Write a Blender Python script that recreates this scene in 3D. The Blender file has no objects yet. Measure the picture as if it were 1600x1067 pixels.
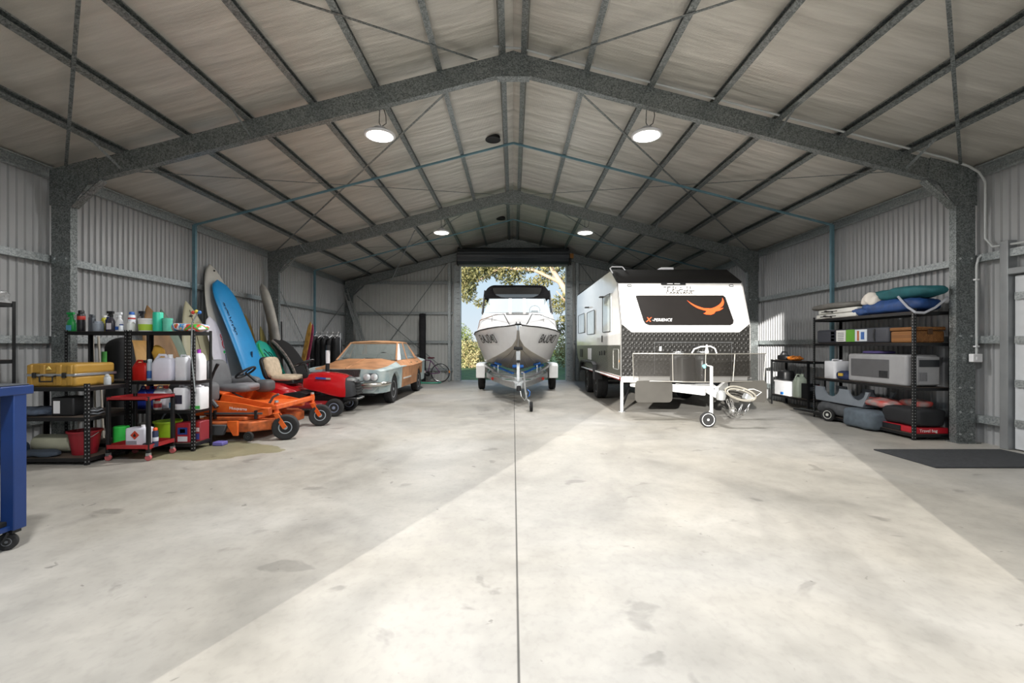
import bpy, bmesh, math, random
from mathutils import Vector, Matrix

# ------------------------------------------------------------------ camera, sky, sun, lamps, exposure
SC = bpy.context.scene
COL = SC.collection
cam_data = bpy.data.cameras.new('camera')
cam = bpy.data.objects.new('camera', cam_data)
COL.objects.link(cam)
cam.location = (0, 0, 1.32)
cam.rotation_euler = (math.radians(90), 0, 0)
cam_data.lens = 16.0
cam_data.sensor_width = 36.0
cam_data.shift_x = -0.00125
cam_data.shift_y = 0.00406
cam_data.clip_start = 0.05
cam_data.clip_end = 400
SC.camera = cam

world = bpy.data.worlds.new('sky')
SC.world = world
world.use_nodes = True
wn = world.node_tree
bg = wn.nodes['Background']
wtc = wn.nodes.new('ShaderNodeTexCoord')
wsep = wn.nodes.new('ShaderNodeSeparateXYZ')
wramp = wn.nodes.new('ShaderNodeValToRGB')
wramp.color_ramp.elements[0].position = 0.0
wramp.color_ramp.elements[0].color = (0.78, 0.86, 0.93, 1)
wramp.color_ramp.elements[1].position = 0.75
wramp.color_ramp.elements[1].color = (0.22, 0.42, 0.80, 1)
we = wramp.color_ramp.elements.new(0.16)
we.color = (0.60, 0.79, 0.93, 1)
wn.links.new(wtc.outputs['Generated'], wsep.inputs[0])
wn.links.new(wsep.outputs[2], wramp.inputs[0])
wn.links.new(wramp.outputs[0], bg.inputs[0])
bg.inputs[1].default_value = 1.0

sun_data = bpy.data.lights.new('sun', 'SUN')
sun = bpy.data.objects.new('sun', sun_data)
COL.objects.link(sun)
sun.location = (-6, -12, 6)
sun.rotation_euler = Vector((0.43, 1.0, -0.218)).to_track_quat('-Z', 'Y').to_euler()
sun_data.energy = 9.5
sun_data.angle = math.radians(0.55)
sun_data.color = (1.0, 0.96, 0.90)

LAMP_SPOTS = [(-1.94, 1.45), (1.94, 1.45), (-1.94, 6.62), (1.94, 6.62), (-1.94, 12.3), (1.94, 12.3)]  # doorway pair is unseen, presumed from the spacing, added to light the near floor
LAMP_Z = 4.36
for i, (lx, ly) in enumerate(LAMP_SPOTS):
    ld = bpy.data.lights.new('lamp_light', 'AREA')
    ld.shape = 'DISK'
    ld.size = 0.36
    ld.energy = 158
    ld.spread = math.radians(165)
    ld.color = (1.0, 0.985, 0.965)
    lo = bpy.data.objects.new('lamp_light', ld)
    COL.objects.link(lo)
    lo.location = (lx, ly, LAMP_Z - 0.012)

SC.view_settings.view_transform = 'Standard'
SC.view_settings.look = 'None'
SC.view_settings.exposure = 0.0
SC.view_settings.gamma = 1.0
SC.view_settings.use_curve_mapping = False
SC.cycles.max_bounces = 8
SC.cycles.diffuse_bounces = 5
SC.cycles.sample_clamp_indirect = 6.0

# ------------------------------------------------------------------ materials
def lin(h):
    h = h.lstrip('#')
    c = [int(h[i:i+2], 16) / 255 for i in (0, 2, 4)]
    return tuple(x / 12.92 if x <= 0.04045 else ((x + 0.055) / 1.055) ** 2.4 for x in c) + (1.0,)

_M = {}
def mat(key, col='#808080', rough=0.5, metal=0.0, var=0.0, scale=6.0, bump=0.0, bscale=60.0, alpha=1.0, trans=0.0, emit=0.0, coat=0.0, col2=None, stretch=(1, 1, 1), spec=None):
    if key in _M:
        return _M[key]
    m = bpy.data.materials.new(key)
    m.use_nodes = True
    nt = m.node_tree
    b = nt.nodes['Principled BSDF']
    c = lin(col)
    b.inputs['Base Color'].default_value = c
    b.inputs['Roughness'].default_value = rough
    b.inputs['Metallic'].default_value = metal
    b.inputs['Alpha'].default_value = alpha
    b.inputs['Transmission Weight'].default_value = trans
    b.inputs['Coat Weight'].default_value = coat
    if spec is not None: b.inputs['Specular IOR Level'].default_value = spec
    tc = nt.nodes.new('ShaderNodeTexCoord')
    mp = nt.nodes.new('ShaderNodeMapping')
    mp.inputs['Scale'].default_value = stretch
    nt.links.new(tc.outputs['Object'], mp.inputs[0])
    n = nt.nodes.new('ShaderNodeTexNoise')
    n.inputs['Scale'].default_value = scale
    n.inputs['Detail'].default_value = 5
    nt.links.new(mp.outputs[0], n.inputs['Vector'])
    v = var if var else 0.05
    rp = nt.nodes.new('ShaderNodeValToRGB')
    rp.color_ramp.elements[0].position = 0.35
    rp.color_ramp.elements[1].position = 0.65
    lo = tuple(max(0, x * (1 - v)) for x in c[:3]) + (1,)
    hi = lin(col2) if col2 else tuple(min(1, x * (1 + v)) for x in c[:3]) + (1,)
    rp.color_ramp.elements[0].color = lo
    rp.color_ramp.elements[1].color = hi
    nt.links.new(n.outputs[0], rp.inputs[0])
    nt.links.new(rp.outputs[0], b.inputs['Base Color'])
    if bump:
        n2 = nt.nodes.new('ShaderNodeTexNoise')
        n2.inputs['Scale'].default_value = bscale
        nt.links.new(mp.outputs[0], n2.inputs['Vector'])
        bp = nt.nodes.new('ShaderNodeBump')
        bp.inputs['Strength'].default_value = bump
        bp.inputs['Distance'].default_value = 0.01
        nt.links.new(n2.outputs[0], bp.inputs['Height'])
        nt.links.new(bp.outputs[0], b.inputs['Normal'])
    if emit:
        b.inputs['Emission Color'].default_value = c
        b.inputs['Emission Strength'].default_value = emit
    _M[key] = m
    return m

def nodes_of(key, rough, metal=0.0):
    m = bpy.data.materials.new(key); m.use_nodes = True
    nt = m.node_tree; b = nt.nodes['Principled BSDF']
    b.inputs['Roughness'].default_value = rough; b.inputs['Metallic'].default_value = metal
    tc = nt.nodes.new('ShaderNodeTexCoord')
    _M[key] = m
    return m, nt, b, tc

def galv(key, a, c, rough=0.42, metal=0.65, scale=70):
    m, nt, b, tc = nodes_of(key, rough, metal)
    v = nt.nodes.new('ShaderNodeTexVoronoi'); v.inputs['Scale'].default_value = scale
    v.feature = 'F1'
    nt.links.new(tc.outputs['Object'], v.inputs['Vector'])
    sp = nt.nodes.new('ShaderNodeSeparateColor'); nt.links.new(v.outputs['Color'], sp.inputs[0])
    r = nt.nodes.new('ShaderNodeValToRGB')
    r.color_ramp.elements[0].color = lin(a); r.color_ramp.elements[1].color = lin(c)
    nt.links.new(sp.outputs[0], r.inputs[0]); nt.links.new(r.outputs[0], b.inputs['Base Color'])
    r2 = nt.nodes.new('ShaderNodeMapRange'); r2.inputs[3].default_value = rough - .1; r2.inputs[4].default_value = rough + .15
    nt.links.new(sp.outputs[1], r2.inputs[0]); nt.links.new(r2.outputs[0], b.inputs['Roughness'])
    return m

GALV = galv('galvanised_steel', '#5f6465', '#999e9d')
GALV_L = galv('galvanised_light', '#8d9394', '#b4b9ba', scale=60)
TEAL = mat('blue_zinc', '#6f93a0', .45, .4, .1)
CLAD = mat('wall_sheet', '#abacad', .34, .15, .03, 2)
CLAD_END = mat('wall_sheet_end', '#bdbebb', .45, .1, .04, 2)

def floor_material():
    m, nt, b, tc = nodes_of('polished_concrete', .42)
    def noise(s, d=6, st=(1, 1, 1), dist=0.0):
        mp = nt.nodes.new('ShaderNodeMapping'); mp.inputs['Scale'].default_value = st
        nt.links.new(tc.outputs['Object'], mp.inputs[0])
        n = nt.nodes.new('ShaderNodeTexNoise'); n.inputs['Scale'].default_value = s; n.inputs['Detail'].default_value = d
        n.inputs['Distortion'].default_value = dist
        nt.links.new(mp.outputs[0], n.inputs['Vector']); return n.outputs[0]
    def ramp(src, p0, c0, p1, c1):
        r = nt.nodes.new('ShaderNodeValToRGB')
        r.color_ramp.elements[0].position = p0; r.color_ramp.elements[0].color = c0
        r.color_ramp.elements[1].position = p1; r.color_ramp.elements[1].color = c1
        nt.links.new(src, r.inputs[0]); return r.outputs[0]
    def mul(a, c, f=1.0):
        x = nt.nodes.new('ShaderNodeMix'); x.data_type = 'RGBA'; x.blend_type = 'MULTIPLY'
        x.inputs[0].default_value = f
        nt.links.new(a, x.inputs[6]); nt.links.new(c, x.inputs[7]); return x.outputs[2]
    g = lambda v: (v, v, v, 1)
    base = ramp(noise(.9, 8, dist=.8), .3, lin('#999792'), .7, lin('#b1aea8'))
    base = mul(base, ramp(noise(6, 9), .3, g(.86), .66, g(1)))
    base = mul(base, ramp(noise(7.5, 3, (1, 1.2, 1), 1.0), .25, g(.6), .285, g(1)))
    base = mul(base, ramp(noise(.35, 3, (1, 1, 1), .5), .40, lin('#f7f4ee'), .60, g(1)))
    base = mul(base, ramp(noise(.55, 4, (1, .6, 1), 1.5), .36, g(.84), .46, g(1)))
    base = mul(base, ramp(noise(2.6, 4, (1, 1.3, 1), .5), .30, g(.74), .345, g(1)))
    base = mul(base, ramp(noise(26, 4, (1, .8, 1)), .34, g(.93), .50, g(1)))
    # faint damp stain beside the shelving
    sx = nt.nodes.new('ShaderNodeSeparateXYZ'); nt.links.new(tc.outputs['Object'], sx.inputs[0])
    def math_(op, a, c=None, cv=0.0):
        n = nt.nodes.new('ShaderNodeMath'); n.operation = op
        if isinstance(a, float): n.inputs[0].default_value = a
        else: nt.links.new(a, n.inputs[0])
        if c is not None: nt.links.new(c, n.inputs[1])
        else: n.inputs[1].default_value = cv
        return n.outputs[0]
    dx = math_('MULTIPLY', math_('ADD', sx.outputs[0], None, 3.95), None, .72)
    dy = math_('MULTIPLY', math_('SUBTRACT', sx.outputs[1], None, 5.75), None, 1.15)
    d2 = math_('ADD', math_('MULTIPLY', dx, dx), math_('MULTIPLY', dy, dy))
    d2 = math_('ADD', d2, math_('MULTIPLY', noise(2, 5), None, 1.1))
    st = ramp(d2, .98, lin('#d6d4b6'), 1.08, g(1))
    base = mul(base, st)
    # saw cut joint
    j = math_('ABSOLUTE', math_('SUBTRACT', sx.outputs[0], None, .022))
    jr = ramp(j, .0035, g(.12), .005, g(1))
    base = mul(base, jr)
    nt.links.new(base, b.inputs['Base Color'])
    rr = nt.nodes.new('ShaderNodeMapRange'); rr.inputs[3].default_value = .36; rr.inputs[4].default_value = .62
    nt.links.new(noise(3), rr.inputs[0]); nt.links.new(rr.outputs[0], b.inputs['Roughness'])
    return m

def foil_material():
    m, nt, b, tc = nodes_of('foil_blanket', .40, .45)
    b.inputs['Base Color'].default_value = lin('#bdb9b1')
    n = nt.nodes.new('ShaderNodeTexNoise'); n.inputs['Scale'].default_value = 1.6; n.inputs['Detail'].default_value = 6
    mp = nt.nodes.new('ShaderNodeMapping'); mp.inputs['Scale'].default_value = (.5, 4, 1)
    nt.links.new(tc.outputs['Object'], mp.inputs[0]); nt.links.new(mp.outputs[0], n.inputs['Vector'])
    w = nt.nodes.new('ShaderNodeTexWave'); w.wave_type = 'BANDS'; w.bands_direction = 'Y'; w.inputs['Scale'].default_value = 22
    nt.links.new(tc.outputs['Object'], w.inputs['Vector'])
    w2 = nt.nodes.new('ShaderNodeTexWave'); w2.wave_type = 'BANDS'; w2.bands_direction = 'X'; w2.inputs['Scale'].default_value = 22
    nt.links.new(tc.outputs['Object'], w2.inputs['Vector'])
    a = nt.nodes.new('ShaderNodeMath'); a.operation = 'ADD'
    nt.links.new(w.outputs[1], a.inputs[0]); nt.links.new(w2.outputs[1], a.inputs[1])
    a2 = nt.nodes.new('ShaderNodeMath'); a2.operation = 'MULTIPLY'; a2.inputs[1].default_value = .025
    nt.links.new(a.outputs[0], a2.inputs[0])
    a3 = nt.nodes.new('ShaderNodeMath'); a3.operation = 'ADD'
    nt.links.new(a2.outputs[0], a3.inputs[0]); nt.links.new(n.outputs[0], a3.inputs[1])
    bp = nt.nodes.new('ShaderNodeBump'); bp.inputs['Strength'].default_value = .55; bp.inputs['Distance'].default_value = .05
    nt.links.new(a3.outputs[0], bp.inputs['Height']); nt.links.new(bp.outputs[0], b.inputs['Normal'])
    r = nt.nodes.new('ShaderNodeValToRGB')
    r.color_ramp.elements[0].position = .3; r.color_ramp.elements[0].color = lin('#bcb8b0')
    r.color_ramp.elements[1].position = .7; r.color_ramp.elements[1].color = lin('#d6d2ca')
    nt.links.new(n.outputs[0], r.inputs[0]); nt.links.new(r.outputs[0], b.inputs['Base Color'])
    return m

def checker_material(key, col, rough, metal):
    m, nt, b, tc = nodes_of(key, rough, metal)
    b.inputs['Base Color'].default_value = lin(col)
    mp = nt.nodes.new('ShaderNodeMapping'); mp.inputs['Rotation'].default_value = (math.radians(45), 0, math.radians(45))
    nt.links.new(tc.outputs['Object'], mp.inputs[0])
    v = nt.nodes.new('ShaderNodeTexVoronoi'); v.inputs['Scale'].default_value = 17; v.inputs['Randomness'].default_value = 0.0
    nt.links.new(mp.outputs[0], v.inputs['Vector'])
    r = nt.nodes.new('ShaderNodeValToRGB')
    r.color_ramp.elements[0].position = .25; r.color_ramp.elements[0].color = (1, 1, 1, 1)
    r.color_ramp.elements[1].position = .5; r.color_ramp.elements[1].color = (0, 0, 0, 1)
    nt.links.new(v.outputs['Distance'], r.inputs[0])
    bp = nt.nodes.new('ShaderNodeBump'); bp.inputs['Strength'].default_value = .8; bp.inputs['Distance'].default_value = .008
    nt.links.new(r.outputs[0], bp.inputs['Height']); nt.links.new(bp.outputs[0], b.inputs['Normal'])
    return m

# ------------------------------------------------------------------ mesh building
class MB:
    def __init__(s): s.v = []; s.f = []
    def add(s, vs, fs):
        o = len(s.v); s.v += [Vector(p) for p in vs]; s.f += [[i + o for i in f] for f in fs]; return s
    def box(s, x0, x1, y0, y1, z0, z1):
        return s.add([(x0,y0,z0),(x1,y0,z0),(x1,y1,z0),(x0,y1,z0),(x0,y0,z1),(x1,y0,z1),(x1,y1,z1),(x0,y1,z1)],
                     [(0,3,2,1),(4,5,6,7),(0,1,5,4),(1,2,6,5),(2,3,7,6),(3,0,4,7)])
    def obox(s, c, size, rot=(0, 0, 0)):
        from mathutils import Euler
        R = Euler(rot).to_matrix(); c = Vector(c); hx, hy, hz = [k / 2 for k in size]
        vs = [c + R @ Vector((a*hx, b*hy, d*hz)) for a, b, d in ((-1,-1,-1),(1,-1,-1),(1,1,-1),(-1,1,-1),(-1,-1,1),(1,-1,1),(1,1,1),(-1,1,1))]
        return s.add(vs, [(0,3,2,1),(4,5,6,7),(0,1,5,4),(1,2,6,5),(2,3,7,6),(3,0,4,7)])
    def bar(s, p, q, w, h, up=(0, 0, 1)):
        p = Vector(p); q = Vector(q); d = (q - p).normalized(); up = Vector(up)
        if abs(d.dot(up)) > .99: up = Vector((0, 1, 0))
        a = d.cross(up).normalized(); b = a.cross(d)
        a *= w / 2; b *= h / 2
        vs = [p-a-b, p+a-b, p+a+b, p-a+b, q-a-b, q+a-b, q+a+b, q-a+b]
        return s.add(vs, [(0,3,2,1),(4,5,6,7),(0,1,5,4),(1,2,6,5),(2,3,7,6),(3,0,4,7)])
    def ring(s, c, d, r, n, up=None):
        d = Vector(d).normalized()
        u = Vector(up) if up is not None else (Vector((0, 0, 1)) if abs(d.z) < .9 else Vector((1, 0, 0)))
        a = d.cross(u).normalized(); b = a.cross(d)
        return [Vector(c) + (a * math.cos(t) + b * math.sin(t)) * r for t in [2 * math.pi * i / n for i in range(n)]]
    def cyl(s, p, q, r, r2=None, n=16):
        d = Vector(q) - Vector(p)
        return s.loft([s.ring(p, d, r, n), s.ring(q, d, r if r2 is None else r2, n)])
    def loft(s, rings, cap=True, closed=True):
        n = len(rings[0]); o = len(s.v); fs = []
        vs = [p for r in rings for p in r]
        for k in range(len(rings) - 1):
            for i in range(n if closed else n - 1):
                j = (i + 1) % n
                fs.append((k*n+i, k*n+j, (k+1)*n+j, (k+1)*n+i))
        if cap and closed:
            fs.append(tuple(range(n))[::-1]); fs.append(tuple((len(rings)-1)*n + i for i in range(n)))
        return s.add(vs, fs)
    def tube(s, pts, r, n=8, closed=False):
        pts = [Vector(p) for p in pts]; N = len(pts); rings = []; up = None
        rr = r if isinstance(r, (list, tuple)) else [r] * N
        for i, p in enumerate(pts):
            if closed: d = pts[(i+1) % N] - pts[i-1]
            else: d = pts[min(i+1, N-1)] - pts[max(i-1, 0)]
            d.normalize()
            if up is None:
                u0 = Vector((0, 0, 1)) if abs(d.z) < .9 else Vector((1, 0, 0))
                a = d.cross(u0).normalized()
            else:
                a = (up - d * up.dot(d)).normalized()
            up = a; b = d.cross(a)
            rings.append([p + (a * math.cos(t) + b * math.sin(t)) * rr[i] for t in [2*math.pi*k/n for k in range(n)]])
        if closed: rings.append(rings[0]); return s.loft(rings, cap=False)
        return s.loft(rings)
    def prism(s, poly, axis, a, b):
        def P(u, v, w):
            return {'x': (w, u, v), 'y': (u, w, v), 'z': (u, v, w)}[axis]
        n = len(poly)
        vs = [P(u, v, a) for u, v in poly] + [P(u, v, b) for u, v in poly]
        fs = [(i, (i+1) % n, n+(i+1) % n, n+i) for i in range(n)] + [tuple(range(n))[::-1], tuple(range(n, 2*n))]
        return s.add(vs, fs)
    def lathe(s, prof, c=(0, 0, 0), axis='z', n=20):
        """prof: list of (radius, distance along axis)"""
        A = {'x': (Vector((0,1,0)), Vector((0,0,1)), Vector((1,0,0))), 'y': (Vector((0,0,1)), Vector((1,0,0)), Vector((0,1,0))), 'z': (Vector((1,0,0)), Vector((0,1,0)), Vector((0,0,1)))}[axis]
        c = Vector(c); rings = []
        for r, z in prof:
            rings.append([c + A[2]*z + (A[0]*math.cos(t) + A[1]*math.sin(t))*max(r, 1e-4) for t in [2*math.pi*k/n for k in range(n)]])
        return s.loft(rings)
    def ball(s, c, r, n=14, m=8):
        if not isinstance(r, (tuple, list)): r = (r, r, r)
        rings = []
        for j in range(m + 1):
            t = math.pi * (j / m) ; t = min(max(t, .02), math.pi - .02)
            rings.append([Vector((c[0] + r[0]*math.sin(t)*math.cos(2*math.pi*i/n), c[1] + r[1]*math.sin(t)*math.sin(2*math.pi*i/n), c[2] - r[2]*math.cos(t))) for i in range(n)])
        return s.loft(rings)
    def xf(s, M, start=0):
        for i in range(start, len(s.v)): s.v[i] = M @ s.v[i]
        return s
    def build(s, name, material, parent=None, loc=None, bevel=0, sub=0, smooth=True, angle=38, world=True, segs=2):
        """vertices are in world space; they are stored relative to the thing's own origin"""
        root = parent
        while root is not None and root.parent is not None: root = root.parent
        off = Vector(root.location) if root is not None else Vector(loc if loc is not None else (0, 0, 0))
        if not world: off = Vector((0, 0, 0))
        me = bpy.data.meshes.new(name)
        me.from_pydata([tuple(p - off) for p in s.v], [], s.f)
        bm = bmesh.new(); bm.from_mesh(me)
        bmesh.ops.recalc_face_normals(bm, faces=bm.faces)
        bm.to_mesh(me); bm.free()
        if smooth:
            me.polygons.foreach_set('use_smooth', [True] * len(me.polygons))
            me.set_sharp_from_angle(angle=math.radians(angle))
        me.materials.append(material)
        o = bpy.data.objects.new(name, me); COL.objects.link(o)
        if parent is not None: o.parent = parent
        elif loc is not None: o.location = loc
        if bevel:
            bv = o.modifiers.new('bevel', 'BEVEL'); bv.width = bevel; bv.segments = segs; bv.limit_method = 'ANGLE'; bv.angle_limit = math.radians(40)
            bv.harden_normals = False
        if sub:
            sb = o.modifiers.new('subsurf', 'SUBSURF'); sb.levels = sub; sb.render_levels = sub
        return o

def tag(o, label=None, cat=None, group=None, kind=None):
    if label: o['label'] = label
    if cat: o['category'] = cat
    if group: o['group'] = group
    if kind: o['kind'] = kind
    return o

def thing(name, label, cat, loc=(0, 0, 0), group=None, rz=0):
    o = bpy.data.objects.new(name, None); COL.objects.link(o)
    o.empty_display_size = .1
    o.location = loc; o.rotation_euler = (0, 0, rz)
    return tag(o, label, cat, group)

def dup(o, loc=None, label=None, group=None, parent=None, rz=None):
    c = o.copy(); COL.objects.link(c); c.parent = parent
    if loc is not None: c.location = loc
    if rz is not None: c.rotation_euler = (0, 0, rz)
    if label: c['label'] = label
    if group: c['group'] = group
    for ch in list(o.children): dup(ch, parent=c)
    return c

def text(body, size, M, material, parent, name='lettering', extrude=.002, bold=0.0, shear=0.0, spacing=1.0, xs=1.0):
    cu = bpy.data.curves.new(name, 'FONT')
    cu.body = body; cu.size = size; cu.extrude = extrude; cu.offset = bold; cu.shear = shear; cu.space_character = spacing
    cu.align_x = 'CENTER'; cu.align_y = 'CENTER'; cu.resolution_u = 3
    tmp = bpy.data.objects.new('tmp', cu)
    me = bpy.data.meshes.new_from_object(tmp)
    bpy.data.objects.remove(tmp); bpy.data.curves.remove(cu)
    me.name = name
    root = parent
    while root.parent is not None: root = root.parent
    me.transform(Matrix.Translation(-Vector(root.location)) @ M @ Matrix.Diagonal((xs, 1, 1, 1)))
    me.materials.clear(); me.materials.append(material)
    o = bpy.data.objects.new(name, me); COL.objects.link(o); o.parent = parent
    return o

def basis(o, right, up):
    r = Vector(right).normalized(); u = Vector(up); u = (u - r * u.dot(r)).normalized(); n = r.cross(u)
    M = Matrix((r, u, n)).transposed().to_4x4()
    M.translation = Vector(o)
    return M

def arc(cx, cy, r, a0, a1, n):
    return [(cx + r*math.cos(math.radians(a0 + (a1-a0)*i/n)), cy + r*math.sin(math.radians(a0 + (a1-a0)*i/n))) for i in range(n+1)]

def rrect(x0, x1, y0, y1, r, n=4):
    return arc(x1-r, y1-r, r, 0, 90, n) + arc(x0+r, y1-r, r, 90, 180, n) + arc(x0+r, y0+r, r, 180, 270, n) + arc(x1-r, y0+r, r, 270, 360, n)

# common finishes
BLACK = mat('black_plastic', '#1b1c1e', .5)
BLACKM = mat('black_powder_coat', '#17181a', .45, .2)
RUBBER = mat('tyre_rubber', '#1f1f20', .8, 0, .15, 20, .3, 80)
CHROME = mat('chrome', '#d8d8d8', .15, 1.0)
ALU = mat('bare_aluminium', '#b9bbbd', .32, .85, .06, 8)
WHITE = mat('white_gloss', '#f2f2f0', .22, 0, .02)
WHITEP = mat('white_plastic', '#e6e6e8', .45, 0, .03)
BOLT = mat('zinc_bolt', '#d0d2d2', .3, .8)
GLASSY = mat('window_glass', '#dfe8ea', .03, 0, .01, alpha=.22)
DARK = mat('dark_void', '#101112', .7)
# ------------------------------------------------------------------ the shed
Y0, Y1, Y2, Y3 = 0.72, 6.175, 11.65, 17.05
XI, XO = 6.01, 6.27            # column inner and outer faces
XW = 6.40                      # wall sheet plane
def ztop(x): return 5.31 - .257 * abs(x)

MB().box(-6.5, 6.5, .5, 17.5, -.15, 0).build('floor', floor_material()).update_tag()
tag(bpy.data.objects['floor'], kind='structure')

def corr_strip(mb, along, a0, a1, fixed, z0, ztopf, sign, pitch=.1, d=.024):
    """corrugated sheet running along 'y' or 'x'"""
    pts = []; a = a0
    while a < a1 - 1e-6:
        for f, o in ((0, 0), (.07, d), (.19, d), (.26, 0), (.63, .002)):
            t = a + f * pitch
            if t < a1: pts.append((t, o))
        a += pitch
    pts.append((a1, 0))
    vs = []; fs = []
    for t, o in pts:
        if along == 'y': vs += [(fixed + sign*o, t, z0), (fixed + sign*o, t, ztopf(fixed))]
        else: vs += [(t, fixed + sign*o, z0), (t, fixed + sign*o, ztopf(t))]
    for i in range(len(pts) - 1): fs.append((2*i, 2*i+2, 2*i+3, 2*i+1))
    mb.add(vs, fs)

for sgn, side in ((-1, 'left'), (1, 'right')):
    mb = MB()
    corr_strip(mb, 'y', .55, 17.4, sgn*XW, 0, lambda x: 3.80, -sgn)
    mb.box(*sorted((sgn*(XW+.02), sgn*(XW+.05))), .5, 17.45, 0, 3.8)
    tag(mb.build('wall_' + side, CLAD, angle=20), kind='structure')
mb = MB()
OW, OH = 1.98, 4.33
corr_strip(mb, 'x', -XW, -OW, 17.32, 0, lambda x: ztop(x) + .14, -1, .13)
corr_strip(mb, 'x', OW, XW, 17.32, 0, lambda x: ztop(x) + .14, -1, .13)
corr_strip(mb, 'x', -OW, OW, 17.32, OH, lambda x: ztop(x) + .14, -1, .13)
mb.prism([(-XW, 0), (-OW, 0), (-OW, OH), (OW, OH), (OW, 0), (XW, 0), (XW, 3.8), (0, 5.43), (-XW, 3.8)], 'y', 17.35, 17.38)
tag(mb.build('wall_back', CLAD_END, angle=20), kind='structure')
mb = MB()
mb.prism([(-XW, 0), (-OW, 0), (-OW, OH), (OW, OH), (OW, 0), (XW, 0), (XW, 3.8), (0, 5.43), (-XW, 3.8)], 'y', .48, .55)
tag(mb.build('wall_front', CLAD_END), kind='structure')

# roof lining: foil faced blanket sagging lightly between the purlins
PX = [.14, 1.0, 1.87, 2.74, 3.61, 4.48, 5.36]
foil = foil_material()
rnd = random.Random(4)
mb = MB()
for sgn in (-1, 1):
    xs = [6.48 * i / 112 for i in range(113)]
    ys = [.3 + 17.3 * i / 60 for i in range(61)]
    o = len(mb.v); vs = []; fs = []
    for j, y in enumerate(ys):
        ph = rnd.uniform(.6, 1.0)
        for x in xs:
            k = [p for p in [0] + PX + [6.25, 6.6]]
            z = ztop(x) + .112
            for a, b_ in zip(k, k[1:]):
                if a <= x < b_: z -= .016 * ph * math.sin(math.pi * (x - a) / (b_ - a))
            vs.append((sgn*x, y, z))
    n = len(xs)
    for j in range(len(ys) - 1):
        for i in range(n - 1): fs.append((j*n+i, j*n+i+1, (j+1)*n+i+1, (j+1)*n+i))
    mb.add(vs, fs)
    mb.add([(0, .3, 5.47), (sgn*6.6, .3, ztop(6.6)+.16), (sgn*6.6, 17.6, ztop(6.6)+.16), (0, 17.6, 5.47)], [(0, 1, 2, 3)])
tag(mb.build('ceiling', foil, angle=60), kind='structure')

# portal frames
def portal(Y, label, h=.27, knee=True, g='portal frames across the shed'):
    t = thing('portal_frame', label, 'steel frame', (0, Y, 0), g)
    for s in (-1, 1):
        mb = MB()
        x0, x1 = sorted((s*XI, s*XO))
        mb.box(x0, x1, Y, Y+.012, 0, 3.45)
        mb.box(*sorted((s*XI, s*(XI+.012))), Y+.012, Y+.10, 0, 3.45)
        mb.box(*sorted((s*(XO-.012), s*XO)), Y+.012, Y+.10, 0, 3.45)
        mb.box(x0-.02, x1+.02, Y-.06, Y+.14, 0, .012)
        mb.build('column', GALV, t)
        bb = MB()
        for z in (.12, .42, 1.45, 2.5, .75):
            bb.cyl((s*(XI+.05), Y-.012, z), (s*(XI+.05), Y, z), .014, n=8)
            bb.cyl((s*(XI+.2), Y-.012, z), (s*(XI+.2), Y, z), .014, n=8)
        bb.build('bolt', BOLT, t)['kind'] = 'stuff'
        mb = MB()
        xa, xb = .16, 6.27
        def quad(y0, y1, ha, hb):
            poly = [(s*xa, ztop(xa)-ha), (s*xb, ztop(xb)-ha), (s*xb, ztop(xb)-hb), (s*xa, ztop(xa)-hb)]
            mb.prism(poly, 'y', y0, y1)
        quad(Y, Y+.012, h, 0); quad(Y+.012, Y+.10, .012, 0); quad(Y+.012, Y+.10, h, h-.012)
        mb.build('rafter', GALV, t)
        # knee plate
        mb = MB()
        poly = [(s*(XI-.02), 3.22), (s*(XO+.01), 3.22), (s*(XO+.01), ztop(XO)+.01), (s*(XI-.36), ztop(XI-.36)+.01), (s*(XI-.40), ztop(XI-.4)-h-.02), (s*(XI-.28), ztop(XI-.4)-h-.04)]
        mb.prism(poly, 'y', Y-.014, Y-.001)
        mb.prism([(s*(XI-.41), ztop(XI-.4)-h-.02), (s*(XI-.02), 3.22), (s*(XI-.02), 3.20), (s*(XI-.41), ztop(XI-.4)-h-.04)], 'y', Y-.014, Y+.10)
        for bx, bz in ((6.06, 3.3), (6.22, 3.3), (6.06, 3.58), (6.22, 3.58), (5.78, 3.62), (5.85, 3.76), (5.95, 3.46)):
            mb.cyl((s*bx, Y-.03, bz), (s*bx, Y-.014, bz), .013, n=8)
        mb.build('knee_plate', GALV, t)
    mb = MB()
    mb.prism([(-.24, ztop(.24)-.01), (0, 5.315), (.24, ztop(.24)-.01), (.26, ztop(.26)-.19), (.22, 4.96), (-.22, 4.96), (-.26, ztop(.26)-.19)], 'y', Y-.014, Y-.001)
    mb.box(-.22, .22, Y-.03, Y+.10, 4.955, 4.967)
    for bx, bz in ((-.18, 5.2), (.18, 5.2), (-.2, 5.05), (.2, 5.05), (-.08, 5.02), (.08, 5.02)):
        mb.cyl((bx, Y-.03, bz), (bx, Y-.014, bz), .012, n=8)
    mb.build('apex_plate', GALV, t)
    return t
portal(Y1, 'galvanised portal frame nearest the camera carrying the first pair of round lamps')
portal(Y2, 'galvanised portal frame halfway along the shed, beside the caravan and boat')
portal(Y3 - .05, 'galvanised portal frame standing against the end wall above the roller door', h=.27)

ORD = ['first', 'second', 'third', 'fourth', 'fifth', 'sixth', 'seventh', 'eighth']
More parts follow.
